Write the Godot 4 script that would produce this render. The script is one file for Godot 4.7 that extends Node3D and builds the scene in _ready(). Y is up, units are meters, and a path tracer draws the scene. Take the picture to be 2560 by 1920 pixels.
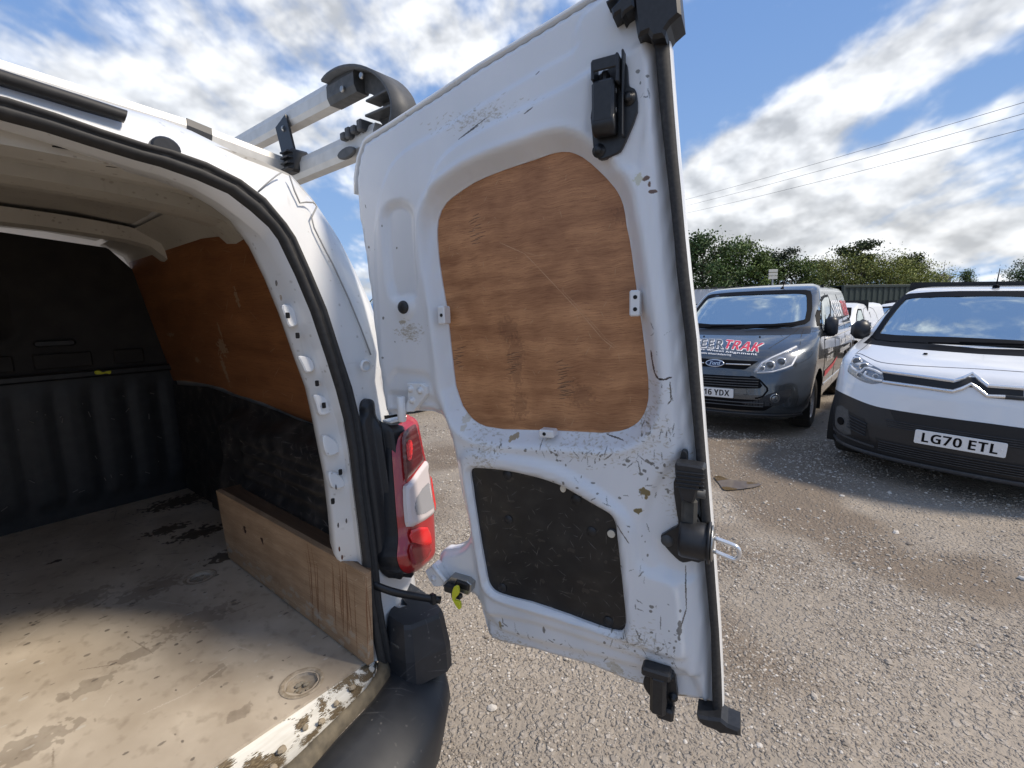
extends Node3D
# A gravel yard of used vans, seen past the open rear door of a small white van.
var rng := RandomNumberGenerator.new()
var taken := {}
var FLOOR := 0.65

# ---------------------------------------------------------------- helpers
func v3(a: Array) -> PackedVector3Array:
	var o := PackedVector3Array()
	for i in range(0, a.size(), 3): o.append(Vector3(a[i], a[i + 1], a[i + 2]))
	return o

func v2(a: Array) -> PackedVector2Array:
	var o := PackedVector2Array()
	for i in range(0, a.size(), 2): o.append(Vector2(a[i], a[i + 1]))
	return o

func lin(r: float, g: float, b: float, a := 1.0) -> Color:
	return Color(r, g, b, a).linear_to_srgb()

func mat(c: Color, rough := 0.5, metal := 0.0) -> StandardMaterial3D:
	var m := StandardMaterial3D.new()
	m.albedo_color = c; m.roughness = rough; m.metallic = metal
	return m

func numbered(called: String) -> String:
	var n: int = taken.get(called, 0)
	taken[called] = n + 1
	return called if n == 0 else "%s_%03d" % [called, n]

func tag(o: Node3D, label: String, category: String, group := "") -> Node3D:
	o.set_meta("label", label); o.set_meta("category", category)
	if group: o.set_meta("group", group)
	return o

func thing(called: String, label: String, category: String, group := "") -> Node3D:
	var o := Node3D.new(); o.name = numbered(called); add_child(o)
	return tag(o, label, category, group)

func part(called: String, mesh: Mesh, m: Material, parent: Node = self, at := Vector3.ZERO) -> MeshInstance3D:
	var o := MeshInstance3D.new(); o.mesh = mesh; o.name = numbered(called) if parent == self else called
	o.material_override = m; o.position = at
	parent.add_child(o, true)
	return o

func holder(called: String, parent: Node, at := Vector3.ZERO, turn := Basis()) -> Node3D:
	var o := Node3D.new(); o.name = called; o.position = at; o.basis = turn
	parent.add_child(o, true)
	return o

func structure(o: Node3D) -> Node3D:
	o.set_meta("kind", "structure"); return o

func crv(p: PackedVector2Array, sub := 3, closed := true) -> PackedVector2Array:   # Catmull-Rom through a traced outline
	var o := PackedVector2Array(); var n := p.size()
	for i in (n if closed else n - 1):
		var a := p[(i - 1 + n) % n] if closed or i > 0 else p[0]
		var d := p[(i + 2) % n] if closed or i + 2 < n else p[n - 1]
		for k in sub: o.append(p[i].cubic_interpolate(p[(i + 1) % n], a, d, float(k) / sub))
	if not closed: o.append(p[n - 1])
	return o

func crv3(p: PackedVector3Array, sub := 4) -> PackedVector3Array:
	var o := PackedVector3Array(); var n := p.size()
	for i in n - 1:
		var a := p[max(i - 1, 0)]; var d := p[min(i + 2, n - 1)]
		for k in sub: o.append(p[i].cubic_interpolate(p[i + 1], a, d, float(k) / sub))
	o.append(p[n - 1])
	return o

func inset(p: PackedVector2Array, d: float) -> PackedVector2Array:   # moves every corner inwards by d
	var o := PackedVector2Array(); var n := p.size()
	var s := -1.0 if Geometry2D.is_polygon_clockwise(p) else 1.0
	for i in n:
		var e := (p[(i + 1) % n] - p[i]).normalized(); var f := (p[i] - p[(i - 1 + n) % n]).normalized()
		var na := Vector2(-e.y, e.x); var nb := Vector2(-f.y, f.x)
		var m := (na + nb).normalized()
		o.append(p[i] + m * (s * d / max(0.4, m.dot(na))))
	return o

func sdp(p: Vector2, poly: PackedVector2Array) -> float:   # distance to the outline, positive inside
	var best := 1e9; var n := poly.size(); var a := poly[n - 1]
	for i in n:
		var b := poly[i]
		var q := p.distance_squared_to(Geometry2D.get_closest_point_to_segment(p, a, b))
		if q < best: best = q
		a = b
	return sqrt(best) if Geometry2D.is_point_in_polygon(p, poly) else -sqrt(best)

func nearest(p: Vector2, poly: PackedVector2Array) -> Vector2:
	var best := 1e9; var out := p; var n := poly.size()
	for i in n:
		var q := Geometry2D.get_closest_point_to_segment(p, poly[i], poly[(i + 1) % n])
		var d := p.distance_squared_to(q)
		if d < best: best = d; out = q
	return out

func ss(a: float, b: float, x: float) -> float: return smoothstep(a, b, x)

func oval(c: Vector2, rx: float, ry: float, n := 20) -> PackedVector2Array:
	var o := PackedVector2Array()
	for i in n: o.append(c + Vector2(cos(TAU * i / n) * rx, sin(TAU * i / n) * ry))
	return o

func rrect(c: Vector2, w: float, h: float, r: float, n := 4) -> PackedVector2Array:
	var o := PackedVector2Array()
	for q in 4:
		var cc := c + Vector2((w / 2 - r) * [1, -1, -1, 1][q], (h / 2 - r) * [1, 1, -1, -1][q])
		for i in n + 1: o.append(cc + Vector2.from_angle(PI / 2 * (q + float(i) / n)) * r)
	return o

class MB:   # collects triangles for one mesh
	var st := SurfaceTool.new()
	func _init(sm := false):
		st.begin(Mesh.PRIMITIVE_TRIANGLES); smooth(sm)
	func smooth(on := true): st.set_smooth_group(0 if on else 0xFFFFFFFF)
	func tri(a: Vector3, b: Vector3, c: Vector3, ua := Vector2(), ub := Vector2(), uc := Vector2()):
		st.set_uv(ua); st.add_vertex(a); st.set_uv(ub); st.add_vertex(b); st.set_uv(uc); st.add_vertex(c)
	func quad(a: Vector3, b: Vector3, c: Vector3, d: Vector3, ua := Vector2(0, 0), ub := Vector2(1, 0), uc := Vector2(1, 1), ud := Vector2(0, 1)):
		tri(a, b, c, ua, ub, uc); tri(a, c, d, ua, uc, ud)
	func oquad(a: Vector3, b: Vector3, c: Vector3, d: Vector3, out: Vector3):
		if (c - a).cross(b - a).dot(out) < 0: quad(d, c, b, a)
		else: quad(a, b, c, d)
	func grid(rows: Array, closed := false, flip := false):
		var m := rows.size(); var n: int = rows[0].size()
		for i in m - 1:
			var r: PackedVector3Array = rows[i]; var s: PackedVector3Array = rows[i + 1]
			for j in (n if closed else n - 1):
				var k := (j + 1) % n
				var u0 := float(j) / n; var u1 := float(j + 1) / n; var w0 := float(i) / (m - 1); var w1 := float(i + 1) / (m - 1)
				if flip: quad(r[k], r[j], s[j], s[k], Vector2(u1, w0), Vector2(u0, w0), Vector2(u0, w1), Vector2(u1, w1))
				else: quad(r[j], r[k], s[k], s[j], Vector2(u0, w0), Vector2(u1, w0), Vector2(u1, w1), Vector2(u0, w1))
	func box(c: Vector3, s: Vector3, bev := 0.0, bs := Basis()):
		var h := s * 0.5
		bev = min(bev, min(h.x, min(h.y, h.z)) * 0.9)
		for k in 3:
			var i := (k + 1) % 3; var j := (k + 2) % 3
			for sg in [-1.0, 1.0]:
				var q := []
				for co in [[-1, -1], [1, -1], [1, 1], [-1, 1]]:
					var p := Vector3.ZERO
					p[k] = sg * h[k]; p[i] = co[0] * (h[i] - bev); p[j] = co[1] * (h[j] - bev)
					q.append(c + bs * p)
				var out := Vector3.ZERO; out[k] = sg
				oquad(q[0], q[1], q[2], q[3], bs * out)
			if bev > 0:
				for si in [-1.0, 1.0]:
					for sj in [-1.0, 1.0]:
						var e := []
						for t in [[0, -1], [0, 1], [1, 1], [1, -1]]:
							var p := Vector3.ZERO
							p[k] = t[1] * (h[k] - bev)
							p[i] = si * (h[i] - (bev if t[0] == 1 else 0.0)); p[j] = sj * (h[j] - (bev if t[0] == 0 else 0.0))
							e.append(c + bs * p)
						var out := Vector3.ZERO; out[i] = si; out[j] = sj
						oquad(e[0], e[1], e[2], e[3], bs * out)
		if bev > 0:
			for x in [-1.0, 1.0]:
				for y in [-1.0, 1.0]:
					for z in [-1.0, 1.0]:
						var a := c + bs * Vector3(x * h.x, y * (h.y - bev), z * (h.z - bev))
						var b := c + bs * Vector3(x * (h.x - bev), y * h.y, z * (h.z - bev))
						var d := c + bs * Vector3(x * (h.x - bev), y * (h.y - bev), z * h.z)
						if (d - a).cross(b - a).dot(bs * Vector3(x, y, z)) < 0: tri(a, d, b)
						else: tri(a, b, d)
	func sweep(path: PackedVector3Array, prof: PackedVector2Array, up := Vector3.UP, closed := true, caps := true):
		var rows := []
		var n := path.size()
		for i in n:
			var t := (path[min(i + 1, n - 1)] - path[max(i - 1, 0)]).normalized()
			var sd := t.cross(up).normalized()
			if sd.length() < 0.1: sd = t.cross(Vector3.RIGHT).normalized()
			var u := sd.cross(t)
			var r := PackedVector3Array()
			for q in prof: r.append(path[i] + sd * q.x + u * q.y)
			rows.append(r)
		grid(rows, closed, true)
		if caps and closed:
			for e in [0, n - 1]:
				var c := Vector3.ZERO
				for q in rows[e]: c += q / rows[e].size()
				for j in rows[e].size():
					var a: Vector3 = rows[e][j]; var b: Vector3 = rows[e][(j + 1) % rows[e].size()]
					if e == 0: tri(c, a, b)
					else: tri(c, b, a)
	func tube(path: PackedVector3Array, r: float, sides := 8, up := Vector3.UP):
		var prof := PackedVector2Array()
		for k in sides: prof.append(Vector2.from_angle(TAU * k / sides) * r)
		sweep(path, prof, up)
	func rod(a: Vector3, b: Vector3, ra: float, rb: float, sides := 10):
		var t := (b - a).normalized()
		var x := t.cross(Vector3.UP if abs(t.y) < 0.9 else Vector3.RIGHT).normalized(); var y := x.cross(t)
		for k in sides:
			var p := x * cos(TAU * k / sides) + y * sin(TAU * k / sides); var q := x * cos(TAU * (k + 1) / sides) + y * sin(TAU * (k + 1) / sides)
			oquad(a + p * ra, a + q * ra, b + q * rb, b + p * rb, p + q)
			tri(b, b + p * rb, b + q * rb); tri(a, a + q * ra, a + p * ra)
	func lathe(prof: PackedVector2Array, xf := Transform3D(), sides := 24):   # x is the radius, y runs along the axis
		var rows := []
		for q in prof:
			var r := PackedVector3Array()
			for k in sides: r.append(xf * Vector3(cos(TAU * k / sides) * q.x, q.y, sin(TAU * k / sides) * q.x))
			rows.append(r)
		grid(rows, true, true)
	func slab(poly: PackedVector2Array, inner: PackedVector2Array, z0: float, z1: float, bev := 0.0, xf := Transform3D()):
		var n := poly.size()
		var cw := Geometry2D.is_polygon_clockwise(poly)
		var w := 1e-6; var lo := poly[0]; var hi := poly[0]
		for p in poly: lo = lo.min(p); hi = hi.max(p)
		var sz := (hi - lo).max(Vector2(w, w))
		var t := Geometry2D.triangulate_polygon(inner)
		for i in range(0, t.size(), 3):
			var a := inner[t[i]]; var b := inner[t[i + 1]]; var c := inner[t[i + 2]]
			if (b - a).cross(c - a) > 0: var q := b; b = c; c = q
			tri(xf * Vector3(a.x, a.y, z1), xf * Vector3(b.x, b.y, z1), xf * Vector3(c.x, c.y, z1), (a - lo) / sz, (b - lo) / sz, (c - lo) / sz)
		t = Geometry2D.triangulate_polygon(poly)
		for i in range(0, t.size(), 3):
			var a := poly[t[i]]; var b := poly[t[i + 1]]; var c := poly[t[i + 2]]
			if (b - a).cross(c - a) < 0: var q := b; b = c; c = q
			tri(xf * Vector3(a.x, a.y, z0), xf * Vector3(b.x, b.y, z0), xf * Vector3(c.x, c.y, z0), (a - lo) / sz, (b - lo) / sz, (c - lo) / sz)
		for i in n:
			var k := (i + 1) % n
			var p := poly[i]; var q := poly[k]; var o := Vector2(-(q - p).y, (q - p).x) * (1.0 if cw else -1.0)
			var out := xf.basis * Vector3(o.x, o.y, 0)
			oquad(xf * Vector3(p.x, p.y, z0), xf * Vector3(q.x, q.y, z0), xf * Vector3(q.x, q.y, z1 - bev), xf * Vector3(p.x, p.y, z1 - bev), out)
			if bev > 0: oquad(xf * Vector3(p.x, p.y, z1 - bev), xf * Vector3(q.x, q.y, z1 - bev), xf * Vector3(inner[k].x, inner[k].y, z1), xf * Vector3(inner[i].x, inner[i].y, z1), out)
	func done() -> ArrayMesh:
		st.generate_normals(); return st.commit()

func boxmesh(s: Vector3, bev := 0.0, c := Vector3.ZERO, bs := Basis()) -> ArrayMesh:
	var b := MB.new(); b.box(c, s, bev, bs); return b.done()

func slabmesh(poly: PackedVector2Array, z0: float, z1: float, bev := 0.0, xf := Transform3D()) -> ArrayMesh:
	var b := MB.new(); b.slab(poly, inset(poly, bev) if bev > 0 else poly, z0, z1, bev, xf); return b.done()

func tubemesh(path: PackedVector3Array, r: float, sides := 8, up := Vector3.UP) -> ArrayMesh:
	var b := MB.new(true); b.tube(path, r, sides, up); return b.done()

# A sheet cut to an outline, its height given by f at every point; skirt closes its rim down to that height.
func relief(poly: PackedVector2Array, holes: Array, cell: float, f: Callable, skirt := NAN, swap := false) -> ArrayMesh:
	var lo := poly[0]; var hi := poly[0]
	for p in poly: lo = lo.min(p); hi = hi.max(p)
	var sz := hi - lo
	var nx := int(ceil(sz.x / cell)) + 1; var ny := int(ceil(sz.y / cell)) + 1
	var dx := sz.x / (nx - 1); var dy := sz.y / (ny - 1)
	nx += 2; ny += 2
	var inside := PackedByteArray(); inside.resize(nx * ny)
	for j in ny:
		for i in nx:
			var p := lo + Vector2((i - 1) * dx, (j - 1) * dy)
			var ok := Geometry2D.is_point_in_polygon(p, poly)
			if ok:
				for h in holes:
					if Geometry2D.is_point_in_polygon(p, h): ok = false; break
			inside[j * nx + i] = 1 if ok else 0
	var at := PackedInt32Array(); at.resize(nx * ny); at.fill(-1)
	var V := PackedVector3Array(); var U := PackedVector2Array(); var I := PackedInt32Array()
	for j in ny - 1:
		for i in nx - 1:
			var k := j * nx + i
			if inside[k] + inside[k + 1] + inside[k + nx] + inside[k + nx + 1] == 0: continue
			for c in [k, k + 1, k + nx, k + nx + 1]:
				if at[c] < 0:
					var p := lo + Vector2((c % nx - 1) * dx, (c / nx - 1) * dy)
					if inside[c] == 0:
						var q := nearest(p, poly); var best := p.distance_to(q)
						if Geometry2D.is_point_in_polygon(p, poly): best = 1e9
						for h in holes:
							var r := nearest(p, h)
							if p.distance_to(r) < best: q = r; best = p.distance_to(r)
						p = q
					at[c] = V.size(); V.append(Vector3(p.x, p.y, f.call(p))); U.append(Vector2((p.x - lo.x) / sz.x, 1 - (p.y - lo.y) / sz.y))
			var a := at[k]; var b := at[k + 1]; var c2 := at[k + nx]; var d := at[k + nx + 1]
			I.append_array([a, c2, d, a, d, b])
	if not is_nan(skirt):
		for ring in [poly] + holes:
			var n: int = ring.size()
			for i in n:
				var p: Vector2 = ring[i]; var q: Vector2 = ring[(i + 1) % n]
				var s := maxi(1, int(p.distance_to(q) / cell))
				for t in s:
					var x := p.lerp(q, float(t) / s); var y := p.lerp(q, float(t + 1) / s); var b := V.size()
					V.append_array([Vector3(x.x, x.y, f.call(x)), Vector3(y.x, y.y, f.call(y)), Vector3(y.x, y.y, skirt), Vector3(x.x, x.y, skirt)])
					for w in [x, y, y, x]: U.append(Vector2((w.x - lo.x) / sz.x, 1 - (w.y - lo.y) / sz.y))
					if Geometry2D.is_polygon_clockwise(ring) != (ring == poly): I.append_array([b, b + 2, b + 1, b, b + 3, b + 2])
					else: I.append_array([b, b + 1, b + 2, b, b + 2, b + 3])
	if swap:   # the outline was (z, y): turn it to the side
		for i in V.size(): V[i] = Vector3(V[i].z, V[i].y, V[i].x)
	var N := PackedVector3Array(); N.resize(V.size())
	for t in range(0, I.size(), 3):
		var m := (V[I[t + 2]] - V[I[t]]).cross(V[I[t + 1]] - V[I[t]])
		for k in 3: N[I[t + k]] += m
	for i in N.size(): N[i] = N[i].normalized() if N[i].length() > 1e-12 else Vector3(0, 0, 1)
	var A := []; A.resize(Mesh.ARRAY_MAX)
	A[Mesh.ARRAY_VERTEX] = V; A[Mesh.ARRAY_NORMAL] = N; A[Mesh.ARRAY_TEX_UV] = U; A[Mesh.ARRAY_INDEX] = I
	var out := ArrayMesh.new(); out.add_surface_from_arrays(Mesh.PRIMITIVE_TRIANGLES, A)
	return out

# ---------------------------------------------------------------- textures
func noise(freq: float, oct := 4, sd := 1, kind := FastNoiseLite.TYPE_SIMPLEX_SMOOTH) -> FastNoiseLite:
	var n := FastNoiseLite.new(); n.noise_type = kind; n.frequency = freq; n.seed = sd
	n.fractal_type = FastNoiseLite.FRACTAL_FBM if oct > 1 else FastNoiseLite.FRACTAL_NONE; n.fractal_octaves = oct
	return n

func bytes(n: FastNoiseLite, w: int, h: int) -> PackedByteArray:
	return n.get_image(w, h, false, false, true).get_data()

func stretched(n: FastNoiseLite, w0: int, h0: int, w: int, h: int) -> PackedByteArray:
	var im := n.get_image(w0, h0, false, false, true); im.resize(w, h, Image.INTERPOLATE_CUBIC); return im.get_data()

func pic(w: int, h: int, data: PackedByteArray) -> Image:
	return Image.create_from_data(w, h, false, Image.FORMAT_RGB8, data)

func put3(d: PackedByteArray, i: int, c: Color):
	d[i] = int(clampf(c.r, 0, 1) * 255); d[i + 1] = int(clampf(c.g, 0, 1) * 255); d[i + 2] = int(clampf(c.b, 0, 1) * 255)

func stroke(im: Image, a: Vector2, b: Vector2, w: float, c: Color, rough := 0.0):   # one scratch or chip; a and b are in 0..1
	var s := Vector2(im.get_width(), im.get_height()); a *= s; b *= s
	var n := int(a.distance_to(b) * 1.5) + 1
	for i in n + 1:
		var p := a.lerp(b, float(i) / n) + Vector2(rng.randf_range(-rough, rough), rng.randf_range(-rough, rough))
		var r := w * (0.4 + 0.6 * sin(PI * (i + 0.5) / (n + 1)))
		for y in range(int(p.y - r), int(p.y + r) + 1):
			for x in range(int(p.x - r), int(p.x + r) + 1):
				if x >= 0 and y >= 0 and x < s.x and y < s.y and Vector2(x, y).distance_to(p) <= r + 0.3:
					im.set_pixel(x, y, im.get_pixel(x, y).lerp(c, c.a))

func blotch(im: Image, c: Vector2, rx: float, ry: float, col: Color, sd: int):   # a stain or chip with a ragged outline
	var s := Vector2(im.get_width(), im.get_height()); var n := noise(0.05, 3, sd)
	for y in range(maxi(0, int((c.y - ry * 1.5) * s.y)), mini(int(s.y), int((c.y + ry * 1.5) * s.y) + 1)):
		for x in range(maxi(0, int((c.x - rx * 1.5) * s.x)), mini(int(s.x), int((c.x + rx * 1.5) * s.x) + 1)):
			var d := Vector2((x / s.x - c.x) / rx, (y / s.y - c.y) / ry).length() + n.get_noise_2d(x, y) * 0.9
			if d < 1.0: im.set_pixel(x, y, im.get_pixel(x, y).lerp(col, col.a * ss(1.0, 0.85, d)))

func textured(im: Image, rough := 0.6, bump := 0.0) -> StandardMaterial3D:
	var m := mat(Color.WHITE, rough)
	m.albedo_texture = ImageTexture.create_from_image(im)
	if bump != 0.0:
		m.heightmap_enabled = true; m.heightmap_texture = m.albedo_texture; m.heightmap_scale = bump
	return m

func plywood(w: int, h: int, dark: Color, light: Color, sd: int, rows: float) -> Image:   # long wavering grain lines
	var a := stretched(noise(.028, 4, sd), w / 24 + 2, int(h * rows), w, h)
	var b := stretched(noise(.20, 3, sd + 1), w / 20 + 2, h, w, h)
	var c := stretched(noise(.30, 2, sd + 3), w / 5, h, w, h)
	var p := bytes(noise(.005, 3, sd + 2), w, h); var wob := noise(.006, 3, sd + 4)
	var d := PackedByteArray(); d.resize(w * h * 3)
	for y in h:
		for x in w:
			var i := y * w + x
			var j := posmod(y + int(x * .05 + 8.0 * wob.get_noise_2d(x, y * .35)), h) * w + x
			var t := a[j] / 255.0 * .42 + b[j] / 255.0 * .34 + c[j] / 255.0 * .16 + p[i] / 255.0 * .34 - .12
			var pore := ss(.34, .24, b[j] / 255.0) * ss(.45, .6, c[j] / 255.0)
			put3(d, i * 3, dark.lerp(light, clampf(t, 0, 1) * (1.0 - .55 * pore)))
	return pic(w, h, d)

func speck(base: Color, other: Color, w: int, sd: int, freq: float, oct := 5, sharp := 1.0, size := 512) -> Image:
	var a := noise(freq, oct, sd).get_seamless_image(size, size, false, false, 0.2, true).get_data()
	var d := PackedByteArray(); d.resize(size * size * 3)
	for i in size * size:
		put3(d, i * 3, base.lerp(other, pow(a[i] / 255.0, sharp)))
	return pic(size, size, d)

func tri_mat(im: Image, per_metre: float, rough := 0.6, bump := 0.0, world := false) -> StandardMaterial3D:
	var m := textured(im, rough, bump)
	m.uv1_triplanar = true; m.uv1_world_triplanar = world; m.uv1_scale = Vector3.ONE * per_metre
	return m

# lettering bent onto a surface: to.call(u, v) gives the point for u, v in 0..1
func lettering(text: String, to: Callable, bold := true, nudges := [Vector2.ZERO], serif := false) -> ArrayMesh:
	var tm := TextMesh.new(); var f := SystemFont.new()
	f.font_names = PackedStringArray(["Droid Serif" if serif else "Droid Sans"]); f.font_weight = 700 if bold else 400
	tm.font = f; tm.text = text; tm.font_size = 48; tm.depth = 0.0; tm.pixel_size = 0.01
	var b := MB.new()
	for s in tm.get_surface_count():
		var a := tm.surface_get_arrays(s)
		var V: PackedVector3Array = a[Mesh.ARRAY_VERTEX]
		var I: PackedInt32Array = a[Mesh.ARRAY_INDEX] if a[Mesh.ARRAY_INDEX] != null else PackedInt32Array(range(V.size()))
		var lo := V[0]; var hi := V[0]
		for p in V: lo = lo.min(p); hi = hi.max(p)
		for nd in nudges:
			for t in range(0, I.size(), 3):
				var q := []
				for k in 3:
					var p := V[I[t + k]]
					q.append(to.call((p.x - lo.x) / (hi.x - lo.x) + nd.x, (p.y - lo.y) / (hi.y - lo.y) + nd.y))
				b.tri(q[0], q[1], q[2])
	return b.done()

# ---------------------------------------------------------------- the white van with the open rear door
var M := {}

func materials():
	var paint := speck(lin(.70, .71, .71), lin(.78, .79, .79), 512, 11, .004, 5)
	for i in 260:   # stone chips and grime specks
		blotch(paint, Vector2(rng.randf(), rng.randf()), .0025, .0025, lin(.25, .23, .2, .55), i)
	M.paint = tri_mat(paint, .9, .32)
	M.paint.clearcoat_enabled = true; M.paint.clearcoat = .5; M.paint.clearcoat_roughness = .12
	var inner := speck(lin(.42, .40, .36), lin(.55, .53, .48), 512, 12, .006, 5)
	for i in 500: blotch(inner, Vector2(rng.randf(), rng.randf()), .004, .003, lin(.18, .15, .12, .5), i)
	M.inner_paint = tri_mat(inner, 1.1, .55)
	M.rubber = tri_mat(speck(lin(.012, .012, .013), lin(.034, .033, .032), 512, 13, .03, 4), 3.0, .62)
	M.muddy = tri_mat(speck(lin(.05, .042, .03), lin(.2, .165, .11), 512, 14, .02, 5), 3.0, .8, .3)
	M.black = tri_mat(speck(lin(.010, .011, .013), lin(.022, .023, .026), 512, 15, .04, 4), 4.0, .42, .02)
	var bump := speck(lin(.016, .018, .022), lin(.034, .036, .04), 512, 16, .02, 5)
	for i in 60:
		var a := Vector2(rng.randf(), rng.randf())
		stroke(bump, a, a + Vector2.from_angle(rng.randf() * TAU) * rng.randf_range(.02, .2), .7, lin(.12, .12, .12, .5))
	for i in 200: blotch(bump, Vector2(rng.randf(), rng.randf()), .003, .003, lin(.3, .28, .25, .5), i)
	M.bumper = tri_mat(bump, 1.4, .5, .03)
	M.dusty = tri_mat(speck(lin(.03, .03, .028), lin(.20, .185, .155), 512, 17, .012, 5, 1.4), 2.2, .75, .1)
	M.dark = mat(lin(.006, .006, .006), .8)
	M.tar = tri_mat(speck(lin(.006, .0065, .008), lin(.022, .022, .023), 512, 18, .02, 5), 1.5, .5, .05)
	M.steel = mat(lin(.35, .35, .34), .35, .9)
	M.chrome = mat(lin(.80, .80, .80), .22, .75)
	M.alu = tri_mat(speck(lin(.50, .49, .46), lin(.62, .61, .58), 512, 19, .015, 5), 2.0, .42)
	M.alu.metallic = .25
	M.grey_plastic = tri_mat(speck(lin(.045, .048, .05), lin(.10, .10, .10), 512, 20, .02, 5), 3.0, .6, .03)
	M.yellow = mat(lin(.62, .62, .03), .45)
	M.red = mat(lin(.36, .004, .006), .07); M.red.clearcoat_enabled = true; M.red.clearcoat = 1.0
	M.red.metallic_specular = .6
	M.red_bright = mat(lin(.75, .012, .012), .2); M.red_bright.clearcoat_enabled = true
	M.red_dark = mat(lin(.10, .004, .005), .08); M.red_dark.clearcoat_enabled = true
	M.milky = mat(lin(.62, .56, .55), .12); M.milky.clearcoat_enabled = true
	M.clear = mat(Color(1, 1, 1, .08), .02); M.clear.transparency = BaseMaterial3D.TRANSPARENCY_ALPHA
	# window glass with its reflecting coating: dim through it, a strong mirror of the sky
	M.glass = mat(Color(.84, .89, .89, .82), .02, .9); M.glass.transparency = BaseMaterial3D.TRANSPARENCY_ALPHA
	M.glass.albedo_texture = ImageTexture.create_from_image(pic(4, 4, PackedByteArray(range(48).map(func(_i): return 255))))
	M.tyre = tri_mat(speck(lin(.012, .011, .010), lin(.05, .043, .035), 512, 21, .03, 5), 2.0, .85, .1)
	M.alloy = mat(lin(.45, .45, .46), .3, .7)
	M.plate = mat(lin(.75, .75, .74), .35)
	M.ink = mat(lin(.008, .008, .009), .5); M.ink.metallic_specular = .15
	M.decal_white = mat(lin(.75, .75, .75), .35)
	M.decal_red = mat(lin(.55, .03, .05), .35)

func rear_z(y: float, off := 0.0) -> float: return -.13 * (y - FLOOR) + off

func mirrored(rows: Array) -> Array:   # right half, centre excluded, to the whole loop
	var o := rows.duplicate()
	for i in range(rows.size() - 1, -1, -1):
		var r := PackedVector3Array()
		for p in rows[i]: r.append(Vector3(-p.x, p.y, p.z))
		o.append(r)
	return o

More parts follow.
